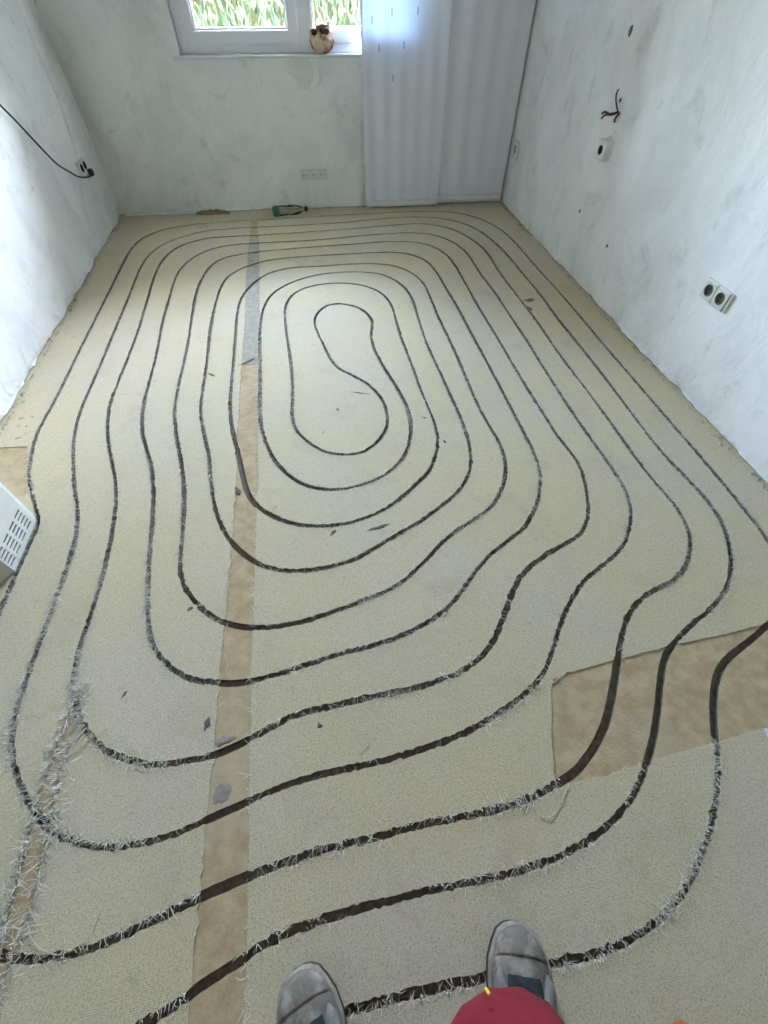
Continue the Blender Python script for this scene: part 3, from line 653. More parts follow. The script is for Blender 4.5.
# loose threads
THREADS = [([(237, 611), (232, 616), (228, 623), (224, 636), (221.7, 648), (226, 658), (228, 667), (226, 671), (222, 673)], 'long pale jute thread lying across the brown strip'),
 ([(233, 557), (229.5, 566), (229, 576), (226, 588), (223, 599), (221, 607), (224, 611)], 'pale thread at the left edge of the brown strip'),
 ([(552, 678), (557, 677), (562, 680), (568, 684), (571, 690), (567, 695), (562, 692), (563, 686), (569, 683)], 'curled pale thread at the corner of the brown patch'),
 ([(554, 788), (556, 798), (559, 807), (553, 815), (546, 818), (538, 815)], 'pale thread below the brown patch corner'),
 ([(107, 727), (97, 735), (86, 743), (76, 751), (67, 757)], 'straight pale thread crossing the left grooves'),
 ([(28, 930), (33, 940), (41, 949), (58, 955), (74, 948), (90, 936), (97, 920), (102, 905)], 'looped pale thread at the bottom left groove'),
 ([(360, 731), (365, 736), (369, 744), (362, 749), (358, 756)], 'short wavy thread right of the brown strip'),
 ([(277, 506), (271, 508), (265, 510), (260, 509)], 'short pale thread over an inner groove'),
 ([(561, 806), (564, 795), (569, 784)], 'short straight thread under the brown patch'),
 ([(682, 477), (690, 475), (697, 472), (699, 470)], 'white thread near the right wall grooves')]
for pts, lab in THREADS:
    P = catmull([tuple(F(x, y, TH+.002)) for x, y in pts], .008)
    P[:, 2] = TH+.0016+.002*np.abs(np.sin(np.arange(len(P))*.7))
    prop(tube('loose_thread', P, .0008, M['thread'], None, 5), lab, 'thread', 'loose threads on the floor')

# ------------------------------------------------------------------ white strip, torn scrap, bottle on the far edge
def along_back(x0p, x1p): return back_uz(x0p, 216, .01)[0], back_uz(x1p, 213, .01)[0]
ua, ub = along_back(127, 197)
bm = bmesh.new(); box_bm(bm, (ub-ua, .018, .014), frame_mat(back_pt((ua+ub)/2, TH+.009, .022), BU, Z3, BN), .002)
prop(from_bm('trim_2', bm, M['paper']), 'short white skirting strip at the far left corner', kind='structure')
uc, ud = along_back(198, 231)
V = []; Fc = []; nx, ny = 16, 5
for s in (0, 1):
    for j in range(ny):
        for i in range(nx):
            t, w = i/(nx-1), j/(ny-1)
            z = .004+.030*math.sin(math.pi*min(1, t*1.1))*(1-w)*(.6+.8*noise.noise(Vector((t*5, w*3, 1))))+.008*abs(noise.noise(Vector((t*9, w*5, 4))))
            p = back_pt(uc+(ud-uc)*t, TH+max(z, .001)-(0 if s == 0 else .003), .014+.085*w*(.75+.35*noise.noise(Vector((t*6, 2, 9)))))
            V.append(p)
for s in (0, 1):
    for j in range(ny-1):
        for i in range(nx-1):
            b = s*nx*ny+j*nx+i; Fc.append((b, b+1, b+nx+1, b+nx))
o = from_data('carpet_scrap', V, Fc, M['torn'], None, True); prop(o, 'torn brown scrap curled against the far wall beside the white strip', 'scrap')

pb = F(291, 213.5, .035)
bot = prop(empty('plastic_bottle', (pb.x, pb.y, 0)), 'crumpled clear plastic bottle with green base and black cap lying on the floor', 'bottle')
e0 = F(273, 212, .037); e1 = F(308, 209, .037); ax = (e1-e0); ax.z = 0; Lb = ax.length; ax.normalize()
e0.z = TH+.036
Mb = frame_mat(e0, ax.cross(Z3)*-1, Z3, ax); 
def crump(V, amp):
    return [v+Vector((noise.noise(v*45), noise.noise(v*45+Vector((9, 0, 0))), noise.noise(v*45+Vector((0, 9, 0)))))*amp for v in V]
V, Fc = lathe_data([(.0, .012), (.018, .004), (.028, 0), (.036, .008), (.037, .03), (.034, .045)], Mb, 20)
from_data('bottle_base', crump(V, .004), Fc, M['bottle_green'], bot, True)
V, Fc = lathe_data([(.034, .045), (.035, .07), (.031, .085), (.034, .10), (.031, .115), (.034, .13), (.033, .17), (.025, .205), (.013, .235), (.012, .25)], Mb, 20)
from_data('bottle_body', crump(V, .006), Fc, M['pet'], bot, True)
V, Fc = lathe_data([(.0, .270), (.014, .270), (.016, .267), (.016, .247), (.012, .245)], Mb, 20)
from_data('bottle_cap', V, Fc, M['dark'], bot, True)

# ------------------------------------------------------------------ curtains
def curtain(name, u0b, u1b, u0t, u1t, off, zb, label, waves):
    root = prop(empty(name, back_pt((u0b+u1b)/2, zb, off)), label, 'curtain', 'white panel curtains')
    nu, nz = 60, 40; zt = 2.42; V = []; Fc = []
    def pt(a, b, extra=0.0):
        u = (u0b+(u1b-u0b)*a)*(1-b)+(u0t+(u1t-u0t)*a)*b
        z = zb+(zt-zb)*b
        d = off+.007*math.sin(a*waves*2*math.pi+.6*math.sin(b*3))*(.5+.5*b)+.0022*math.sin(a*waves*5.3+b*2)
        return back_pt(u, z, d+extra)
    for j in range(nz+1):
        for i in range(nu+1): V.append(pt(i/nu, j/nz))
    for j in range(nz):
        for i in range(nu): b = j*(nu+1)+i; Fc.append((b, b+1, b+nu+2, b+nu+1))
    from_data('curtain_fabric', V, Fc, M['curtain'], root, True)
    def strip(nm, a0, a1, b0, b1, n, m_, ex=.002):
        V = []; Fc = []
        for s in (ex, -ex):
            for j in range(m_+1):
                for i in range(n+1): V.append(pt(a0+(a1-a0)*i/n, b0+(b1-b0)*j/m_, s))
        o_ = (n+1)*(m_+1)
        for s in (0, 1):
            for j in range(m_):
                for i in range(n):
                    b = s*o_+j*(n+1)+i; q = (b, b+1, b+n+2, b+n+1); Fc.append(q if s else q[::-1])
        for i in range(n):
            for b in (i, m_*(n+1)+i): Fc.append((b, b+1, b+1+o_, b+o_))
        for j in range(m_):
            for b in (j*(n+1), j*(n+1)+n): Fc.append((b, b+n+1, b+n+1+o_, b+o_))
        return from_data(nm, V, Fc, M['hem'], root, True)
    strip('side_hem', 0, .018, 0, 1, 2, 30)
    strip('bottom_hem', 0, 1, 0, .018, 50, 2)
    bar(root, 'curtain_rail', u0t, u1t, zt, zt+.03, off-.012, off+.012, M['white_plastic'], .003)
    return root, pt
O1, O2 = .055, .03
zb1, zb2 = .014, .030
c1b0 = back_uz(365.5, 208.5, O1)[0]; c1b1 = back_uz(437, 205.5, O1)[0]; c2b1 = back_uz(499.5, 201, O2)[0]
c1t0 = back_uz(361, 0, O1)[0]; c1t1 = back_uz(450, 0, O1)[0]; c2t1 = LB-.012
zt0 = back_uz(361, 0, O1)[1]
k_ = (2.42-zb1)/(zt0-zb1)
cur1, pt1 = curtain('panel_curtain', c1b0, c1b1, c1b0+(c1t0-c1b0)*1.0, c1b1+(c1t1-c1b1)*k_*.55, O1, zb1, 'sheer white panel curtain hanging over the right half of the window', 5)
cur2, pt2 = curtain('panel_curtain', c1b1-.03, c2b1, c1b1-.03, c2t1, O2, zb2, 'white panel curtain hanging in the corner by the right wall', 4)
for (x, y) in ((392, 12), (418, 11), (404, 45), (379, 48), (393, 78), (372, 20)):
    u, z = back_uz(x, y, O1+.006)
    bm = bmesh.new(); box_bm(bm, (.005, .034, .002), frame_mat(back_pt(u, z, O1+.006), BU, Z3, BN), .0008); from_bm('stitch_mark', bm, M['stitch'], cur1)

# ------------------------------------------------------------------ figurine on the sill
fu, fz = back_uz(322, 53, -.01); fz = z_sill
fig = prop(empty('sill_figurine', back_pt(fu, fz, -.0)), 'small lumpy russet and cream figurine on the window sill', 'figurine')
def blob(name, c, s, mt, amp=.1, freq=9, parent=None, seed=0, sub=3, smooth=True):
    bm_ = bmesh.new(); bmesh.ops.create_icosphere(bm_, subdivisions=sub, radius=1)
    for v in bm_.verts:
        n_ = noise.fractal(v.co*freq*.25+Vector((seed, seed*2, 0)), 1, 2, 4)
        q = v.co*(1+amp*n_); v.co = c+BU*(q.x*s[0])+BN*(q.y*s[1])+Z3*(q.z*s[2])
    return from_bm(name, bm_, mt, parent, smooth)
fc = back_pt(fu, fz, -.002)
blob('figurine_body', fc+Z3*.058+BU*.004, (.074, .047, .062), M['fig_brown'], .2, 11, fig, 3)
blob('figurine_belly', fc+Z3*.042-BU*.012+BN*.022, (.044, .032, .040), M['fig_cream'], .16, 9, fig, 5)
blob('figurine_crown', fc+Z3*.106+BU*.022, (.050, .036, .028), M['fig_brown'], .28, 12, fig, 8)
blob('figurine_tuft', fc+Z3*.122+BU*.052, (.013, .016, .022), M['fig_cream'], .2, 9, fig, 9, 2)
blob('figurine_tuft', fc+Z3*.090-BU*.054, (.022, .020, .024), M['fig_cream'], .2, 9, fig, 10, 2)
for du_, dz_ in ((-.040, .098), (.014, .104), (.036, .100)):
    blob('dark_hollow', fc+Z3*dz_+BU*du_+BN*.036, (.018, .010, .014), M['fig_dark'], .55, 12, fig, 12+du_*100, 3)

# ------------------------------------------------------------------ sockets
def socket(name, label, org, u, v, n, cell, nx_, depth, mt, border=.0, cup_r=.0205, cup_d=.012, cup_mat=None, group=None, vertical=False):
    """org = centre on the wall; u right, v up, n into the room"""
    root = prop(empty(name, org), label, 'socket', group)
    Mx = frame_mat(Vector(org), Vector(u), Vector(v), Vector(n)); N = 32
    V = []; Fc = []; tot_u = cell*(1 if vertical else nx_); tot_v = cell*(nx_ if vertical else 1)
    ch = .004
    cups = []
    for c in range(nx_):
        cu = 0 if vertical else (c-(nx_-1)/2)*cell; cv = (c-(nx_-1)/2)*cell if vertical else 0
        b = len(V); hw = cell/2-.0008
        for k in range(N):
            th = 2*math.pi*k/N; cx_, sx_ = math.cos(th), math.sin(th); sc = hw/max(abs(cx_), abs(sx_))
            V.append(Mx @ Vector((cu+cx_*sc, cv+sx_*sc, depth-.0025)))
            sc2 = (hw-ch)/max(abs(cx_), abs(sx_))
            V.append(Mx @ Vector((cu+cx_*sc2, cv+sx_*sc2, depth)))
            V.append(Mx @ Vector((cu+cx_*cup_r, cv+sx_*cup_r, depth)))
        for k in range(N):
            k2 = (k+1) % N
            for s in (0, 1): Fc.append((b+3*k+s, b+3*k2+s, b+3*k2+s+1, b+3*k+s+1))
        # side walls of the cell
        b2 = len(V)
        for k in range(N):
            th = 2*math.pi*k/N; cx_, sx_ = math.cos(th), math.sin(th); sc = hw/max(abs(cx_), abs(sx_))
            V.append(Mx @ Vector((cu+cx_*sc, cv+sx_*sc, -.004)))
        for k in range(N):
            k2 = (k+1) % N; Fc.append((b2+k, b2+k2, b+3*k2, b+3*k))
        cups.append((cu, cv))
    pl = from_data('socket_plate', V, Fc, mt, root)
    for cu, cv in cups:
        Mc = Mx @ Matrix.Translation((cu, cv, 0))
        V, Fc = lathe_data([(cup_r+.0025, depth-.0002), (cup_r+.0022, depth+.0014), (cup_r, depth+.0012), (cup_r-.001, depth-cup_d), (.0001, depth-cup_d)], Mc, 28)
        cp = from_data('socket_cup', V, Fc, cup_mat or M['cup'], root, False)
        for sx_ in (-1, 1):
            V, Fc = lathe_data([(.0034, depth-cup_d-.001), (.0034, depth-cup_d+.0008), (.0001, depth-cup_d+.0008)], Mc @ Matrix.Translation((sx_*.0095, 0, 0)), 10)
            from_data('pin_hole', V, Fc, M['dark'], cp)
            bm_ = bmesh.new(); box_bm(bm_, (.005, .0025, cup_d*.8), Mc @ Matrix.Translation((0, sx_*(cup_r-.002), depth-cup_d*.55)), 0); from_bm('earth_clip', bm_, M['metal'], cp)
    return root
RN = Vector((-1, 0, 0)); RU = Vector((0, -1, 0))      # right wall: u towards the camera
def right_pt(x, y, off=0.0):
    return hit(x, y, Vector((XR-off, 0, 0)), Vector((1, 0, 0)))
q = right_pt(714.5, 294.5, .012); q.x = XR
ds = socket('double_socket', 'off white double wall socket low on the right wall', q, RU, Z3, RN, .073, 2, .014, M['beige_plastic'])
bm = bmesh.new(); box_bm(bm, (.009, .073, .010), frame_mat(q+RU*.081+RN*.005, RU, Z3, RN), .002); from_bm('socket_end_strip', bm, M['beige_plastic'], ds)
q = right_pt(602.5, 150, .03); q.x = XR
ss = socket('single_socket', 'white surface mounted single socket under the loose wires', q, RU, Z3, RN, .082, 1, .042, M['white_plastic'], cup_r=.018, cup_mat=M['dark'])
P = [q+RN*.018+Z3*.036, q+RN*.017+Z3*.044, q+RN*.010+Z3*.050, q+RN*.002+Z3*.054]
tube('cable_entry', catmull([tuple(p) for p in P], .004), .006, M['white_plastic'], ss)
q = right_pt(517, 149.5, .0); q.x = XR
sw = prop(empty('small_wall_box', q), 'tiny white box with dark slot near the curtain corner', 'wall box')
bm = bmesh.new(); box_bm(bm, (.075, .10, .016), frame_mat(q+RN*.006, RU, Z3, RN), .004); from_bm('box_cover', bm, M['painted_plastic'], sw)
bm = bmesh.new(); box_bm(bm, (.020, .045, .004), frame_mat(q+RN*.0145+RU*-.004, RU, Z3, RN), .001); from_bm('box_slot', bm, M['cup'], sw)
u, z = back_uz(314, 174.5, .0)
bs_ = socket('triple_socket', 'painted over triple wall socket on the back wall', back_pt(u, z), BU, Z3, BN, .068, 3, .012, M['painted_plastic'], cup_r=.019, cup_d=.004, cup_mat=M['painted_plastic'])
# left wall double socket with plug and cable
LU = Vector((0, 1, 0)); LN = Vector((1, 0, 0))
def left_pt(x, y, off=0.0): return hit(x, y, Vector((XL+off, 0, 0)), Vector((1, 0, 0)))
q = left_pt(82.5, 167, .012); q.x = XL
socket('wall_socket', 'white double socket with black plug on the left wall', q, LU, Z3, LN, .068, 2, .018, M['white_plastic'], cup_mat=M['dark'])
sock_l = q
bm = bmesh.new()
cb = prop(empty('power_cable', sock_l+LN*.02), 'thin black cable sagging along the left wall to its socket plug', 'cable')
pp = left_pt(91, 173.5, .03)
box_bm(bm, (.035, .035, .03), frame_mat(Vector((XL+.036, pp.y-.01, pp.z+.01)), LU, Z3, LN), .006)
from_bm('plug', bm, M['black_rubber'], cb)
cps = [(-60, 45), (-30, 75), (0, 105), (14, 119), (29, 135), (43, 150), (57, 164), (69, 171.5), (78, 176.5), (86, 177.3), (92, 175.5), (94, 174.5)]
P = [tuple(left_pt(x, y, .022)) for x, y in cps]+[(XL+.045, pp.y, pp.z)]
tube('cable', catmull(P, .02), .0048, M['black_rubber'], cb, 8)
# plastered conduit ridge running down to the left socket
top_ = Vector((XL, sock_l.y-.005, ZC)); V = []; Fc = []
yc = left_pt(47, 72, 0).y; n = 10; zz = np.linspace(sock_l.z+.04, ZC, 40)
for z in zz:
    t = min(1, (z-sock_l.z)/.28); yy = sock_l.y+(yc-sock_l.y)*t
    for k in range(n+1):
        th = math.pi*k/n; V.append((XL-.004+.030*math.sin(th)*(.35+.65*t), yy-.026*math.cos(th), z))
for j in range(len(zz)-1):
    for k in range(n): b = j*(n+1)+k; Fc.append((b, b+1, b+n+2, b+n+1))
o = from_data('trim_3', V, Fc, M['plaster'], None, True); prop(o, 'rounded plastered conduit ridge above the left socket', kind='structure')

# loose wires from the right wall
q = right_pt(619, 113); q.x = XR
wr = prop(empty('loose_wires', q), 'bundle of bare dark wires sticking out of the right wall', 'wires')
def rp(x, y, off): return tuple(right_pt(x, y, off))
for nm, pts, mt, r_ in (('wire', [(619, 113, -.01), (618, 111, .02), (616.5, 105, .035), (616, 98, .03), (617, 92, .025), (619, 89, .02)], M['wire_black'], .0035),
        ('wire', [(619, 113, -.01), (618, 112, .02), (614, 113.5, .04), (609, 114, .05), (605, 111.8, .045), (602, 113.5, .04)], M['wire_black'], .0048),
        ('wire', [(619, 113, -.01), (617.5, 112.5, .02), (612, 114.6, .04), (606.5, 114.5, .05), (603.5, 116, .05), (601.5, 118.5, .05)], M['wire_brown'], .0048),
        ('wire', [(619.5, 113, -.01), (619, 114, .012), (617, 116, .02), (615, 119, .02), (614.3, 122.5, .018)], M['wire_brown'], .005),
        ('wire', [(620, 101.5, -.01), (620, 101, .006), (620.5, 99.5, .012)], M['wire_black'], .005)):
    tube(nm, catmull([rp(*p) for p in pts], .006), r_, mt, wr, 7)
# dark smudges and chips on the right wall
for (x, y, r_) in ((630.5, 31, .014), (580, 211, .007), (607, 246, .006), (620, 101, .008), (637, 349.5, .006)):
    c = right_pt(x, y); bm = bmesh.new(); bmesh.ops.create_icosphere(bm, subdivisions=2, radius=1)
    for v in bm.verts: v.co = Vector((XR+v.co.x*.006, c.y+v.co.y*r_*.8, c.z+v.co.z*r_*1.4*(1+.3*noise.noise(v.co*3))))
    o = from_bm('wall_chip', bm, M['stain'], bpy.data.objects['wall_right'])

# ------------------------------------------------------------------ heater casing on the left
hx, hy1, hy0 = -1.085, 1.123, .910
ht = prop(empty('heater_casing', (-1.24, 1.016, TH)), 'white metal heater casing with louvre slots by the left wall', 'heater')
pl = [(hx, hy0), (hx, hy1), (-1.109, hy1+.037), (-1.36, hy1+.037), (-1.36, hy0-.037), (-1.109, hy0-.037)]
HT = .46
# front sheet with real louvre openings: grid of cells
# slot field from the photograph: columns along y, rows along z
ycols = [(.9165, .9535), (.9668, 1.0038), (1.0171, 1.0541), (1.0674, 1.1044)]
zrows = [.022+.0156*k for k in range(5)]
ys = sorted({hy0, hy1} | {y for c in ycols for y in c}); zs = [TH+.001]+[z for k in range(5) for z in (zrows[k], zrows[k]+.0078)]+[HT]
V = []; Fc = []; idx = {}
def hv_(y, z, x):
    k = (round(y, 5), round(z, 5), round(x, 5))
    if k not in idx: idx[k] = len(V); V.append((x, y, z))
    return idx[k]
for i in range(len(ys)-1):
    for j in range(len(zs)-1):
        cy_, cz_ = (ys[i]+ys[i+1])/2, (zs[j]+zs[j+1])/2
        op = any(a < cy_ < b for a, b in ycols) and any(z < cz_ < z+.0078 for z in zrows)
        a, b, c, d = (ys[i], zs[j]), (ys[i+1], zs[j]), (ys[i+1], zs[j+1]), (ys[i], zs[j+1])
        if not op: Fc.append(tuple(hv_(*p, hx) for p in (a, b, c, d)))
        else:
            for p_, q_ in ((a, b), (b, c), (c, d), (d, a)): Fc.append((hv_(*p_, hx), hv_(*q_, hx), hv_(*q_, hx-.004), hv_(*p_, hx-.004)))
from_data('front_panel', V, Fc, M['casing'], ht)
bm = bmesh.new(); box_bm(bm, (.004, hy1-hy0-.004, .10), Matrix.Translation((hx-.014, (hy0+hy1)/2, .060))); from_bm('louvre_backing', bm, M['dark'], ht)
V = [(x, y, TH+.001) for x, y in pl]+[(x, y, HT) for x, y in pl]
Fc = [(i, (i+1) % 6, 6+(i+1) % 6, 6+i) for i in range(1, 6)]+[(6, 7, 8, 9, 10, 11)]
from_data('casing_body', V, Fc, M['casing_side'], ht)

# ------------------------------------------------------------------ small things at the frame edge
q0 = F(766, 733, TH); 
V = []; pts_ = [(762.5, 729.5), (790, 722), (800, 760), (772, 748)]
for s in (0, 1):
    for k, (x, y) in enumerate(pts_):
        p = F(x, y, TH); V.append((p.x, p.y, TH+.0008+(.004 if k in (0, 1) else .001)+(.0015 if s == 0 else 0)))
o = from_data('paper_scrap', V, [(0, 1, 2, 3), (7, 6, 5, 4), (0, 4, 5, 1), (1, 5, 6, 2), (2, 6, 7, 3), (3, 7, 4, 0)], M['paper']); prop(o, 'white paper scrap at the right edge below the brown patch', 'paper')
qh = F(681, 1030, .02); dirh = Vector((.35, -.94, 0)).normalized()
hd = prop(empty('wooden_handle', (qh.x, qh.y, TH)), 'rounded orange brown wooden handle end at the bottom edge', 'tool')
Mh = frame_mat(Vector((qh.x, qh.y, TH+.019)), dirh.cross(Z3)*-1, Z3, dirh)
V, Fc = lathe_data([(.0001, -.012), (.010, -.010), (.016, -.004), (.0185, .006), (.0185, .03), (.015, .07), (.016, .12), (.014, .16), (.0001, .162)], Mh, 20)
from_data('handle_grip', V, Fc, M['wood'], hd, True)
V, Fc = lathe_data([(.0001, .158), (.008, .158), (.008, .28), (.004, .30), (.0001, .30)], Mh, 14)
from_data('tool_shaft', V, Fc, M['metal'], hd, True)

# ------------------------------------------------------------------ the person standing behind the camera
per = prop(empty('person', (.04, -.34, TH)), 'person in dusty work boots and dark red trousers standing at the bottom edge', 'person')
def skin_mesh(name, pts, edg, radii, mt, parent, root=0, sub=2):
    me = bpy.data.meshes.new(name); me.from_pydata([tuple(p) for p in pts], edg, []); me.update()
    o = link(name, me, mt, parent)
    md = o.modifiers.new('skin', 'SKIN'); md.use_smooth_shade = True
    sv = me.skin_vertices[0].data
    for i, r_ in enumerate(radii):
        sv[i].radius = r_ if isinstance(r_, tuple) else (r_, r_)
        sv[i].use_root = (i == root)
    s_ = o.modifiers.new('subdivision', 'SUBSURF'); s_.levels = sub; s_.render_levels = sub
    return o
HIP = Vector((.04, -.47, .82))
J = {'pelvis': HIP, 'belly': Vector((.035, -.47, .97)), 'chest': Vector((.03, -.46, 1.14)), 'collar': Vector((.03, -.44, 1.28)), 'neck': Vector((.03, -.42, 1.36)), 'head': Vector((.03, -.39, 1.45)), 'crown': Vector((.03, -.40, 1.55)),
     'hipR': Vector((.125, -.46, .78)), 'kneeR': Vector((.096, -.246, .46)), 'ankR': Vector((.212, -.345, .11)),
     'hipL': Vector((-.05, -.48, .78)), 'kneeL': Vector((-.115, -.345, .46)), 'ankL': Vector((-.125, -.385, .11)),
     'shR': Vector((.19, -.45, 1.25)), 'elR': Vector((.25, -.43, 1.06)), 'wrR': Vector((.11, -.20, 1.24)),
     'shL': Vector((-.13, -.45, 1.25)), 'elL': Vector((-.19, -.43, 1.06)), 'wrL': Vector((-.09, -.20, 1.24))}
pts = []; edg = []; rad = []; ix = {}
def jv(n_, p, r_, par=None):
    ix[n_] = len(pts); pts.append(p); rad.append(r_)
    if par: edg.append((ix[par], ix[n_]))
jv('pelvis', J['pelvis'], (.12, .09)); jv('belly', J['belly'], (.115, .09), 'pelvis'); jv('chest', J['chest'], (.125, .09), 'belly'); jv('collar', J['collar'], (.08, .06), 'chest')
jv('neck', J['neck'], .048, 'collar'); jv('jaw', Vector((.03, -.385, 1.405)), (.058, .066), 'neck'); jv('head', J['head'], (.07, .085), 'jaw'); jv('crown', J['crown'], (.05, .06), 'head')
for s in 'RL':
    jv('hip'+s, J['hip'+s], .078, 'pelvis'); jv('knee'+s, J['knee'+s], .050, 'hip'+s)
    jv('calf'+s, J['knee'+s].lerp(J['ank'+s], .35)-Vector((0, .015, 0)), .048, 'knee'+s); jv('ank'+s, J['ank'+s], .036, 'calf'+s)
    jv('sh'+s, J['sh'+s], .052, 'collar'); jv('el'+s, J['el'+s], .037, 'sh'+s); jv('wr'+s, J['wr'+s], (.026, .022), 'el'+s)
    sg = 1 if s == 'R' else -1
    pm = J['wr'+s]+Vector((-sg*.022, .035, .022)); jv('palm'+s, pm, (.030, .014), 'wr'+s)
    for k, L in enumerate((.030, .035, .032, .025)):
        b_ = pm+Vector((-sg*.006, .014-.010*k, .026-.016*k)); jv(f'f{k}a{s}', b_, .0085, 'palm'+s)
        jv(f'f{k}b{s}', b_+Vector((-sg*L*.7, .010, .006)), .008, f'f{k}a{s}'); jv(f'f{k}c{s}', b_+Vector((-sg*L*1.3, -.004, .004)), .007, f'f{k}b{s}')
    jv('tha'+s, pm+Vector((sg*.004, -.022, .026)), .0095, 'palm'+s); jv('thb'+s, pm+Vector((-sg*.016, -.034, .034)), .0085, 'tha'+s)
body = skin_mesh('body', pts, edg, rad, M['skin'], per)
# face and hair
hc = J['head']
def eblob(name, c, s, mt, parent, seed=0, amp=.05, sub=3):
    bm_ = bmesh.new(); bmesh.ops.create_icosphere(bm_, subdivisions=sub, radius=1)
    for v in bm_.verts:
        k = 1+amp*noise.noise(v.co*3+Vector((seed, 0, 0))); v.co = Vector((c[0]+v.co.x*s[0]*k, c[1]+v.co.y*s[1]*k, c[2]+v.co.z*s[2]*k))
    return from_bm(name, bm_, mt, parent, True)
eblob('hair', hc+Vector((0, -.022, .050)), (.080, .092, .072), M['hair'], body, 1)
eblob('nose', hc+Vector((0, .082, -.012)), (.013, .018, .020), M['skin'], body, 2)
for s in (-1, 1):
    eblob('eye', hc+Vector((s*.028, .061, .012)), (.012, .010, .009), M['paper'], body, 3, 0, 2)
    eblob('ear', hc+Vector((s*.074, -.005, -.002)), (.012, .022, .032), M['skin'], body, 4)
eblob('mouth', hc+Vector((0, .070, -.050)), (.024, .009, .007), M['fig_brown'], body, 5, 0, 2)
# jacket
cp_ = lambda a, b, t: a.lerp(b, t)
pts2 = [J['pelvis']-Vector((0, 0, .10)), J['belly'], J['chest'], J['collar'], J['neck']-Vector((0, 0, .03))]; ed2 = [(0, 1), (1, 2), (2, 3), (3, 4)]; rd2 = [(.175, .145), (.155, .13), (.15, .12), (.10, .08), .062]
for s in 'RL':
    b_ = len(pts2); pts2 += [J['sh'+s], J['el'+s], cp_(J['el'+s], J['wr'+s], .92)]; rd2 += [.070, .054, .040]; ed2 += [(3, b_), (b_, b_+1), (b_+1, b_+2)]
jk = skin_mesh('jacket', pts2, ed2, rd2, M['jacket'], per)
# trousers: hip to ankle, wide working cut
pts3 = [J['pelvis']+Vector((0, 0, .17)), J['pelvis']]; ed3 = [(0, 1)]; rd3 = [(.14, .11), (.15, .115)]
for s in 'RL':
    b_ = len(pts3); k_a = J['knee'+s]; a_a = J['ank'+s]; h_a = J['hip'+s]
    pts3 += [h_a, h_a.lerp(k_a, .5), k_a, k_a.lerp(a_a, .33), k_a.lerp(a_a, .66), a_a+Vector((0, .0, .015))]
    rd3 += [.115, .112, .115, .106, .096, .090] if s == 'R' else [.105, .088, .070, .068, .068, .068]
    ed3 += [(1, b_)]+[(b_+i, b_+i+1) for i in range(5)]
tr = skin_mesh('trousers', pts3, ed3, rd3, M['red_cloth'], per)
tx = bpy.data.textures.new('cloth_folds', 'CLOUDS'); tx.noise_scale = .07
dm = tr.modifiers.new('folds', 'DISPLACE'); dm.texture = tx; dm.strength = .014; dm.mid_level = .5
# hem roll and yellow seam tab on the right leg
hemc = F(500, 1000, .13)
yt0 = F(485, 987, .475); yt1 = F(490, 996, .49)
bm = bmesh.new(); dd = (yt1-yt0); 
Mt = frame_mat((yt0+yt1)/2, dd.normalized(), dd.normalized().cross(Vector((0, -.3, 1)).normalized()).normalized(), Vector((0, 0, 1)))
box_bm(bm, (dd.length*.8, .004, .003), frame_mat((yt0+yt1)/2, dd.normalized(), Z3.cross(dd.normalized()).normalized(), dd.normalized().cross(Z3.cross(dd.normalized()).normalized())), .0015)
from_bm('yellow_tab', bm, M['yellow'], tr)

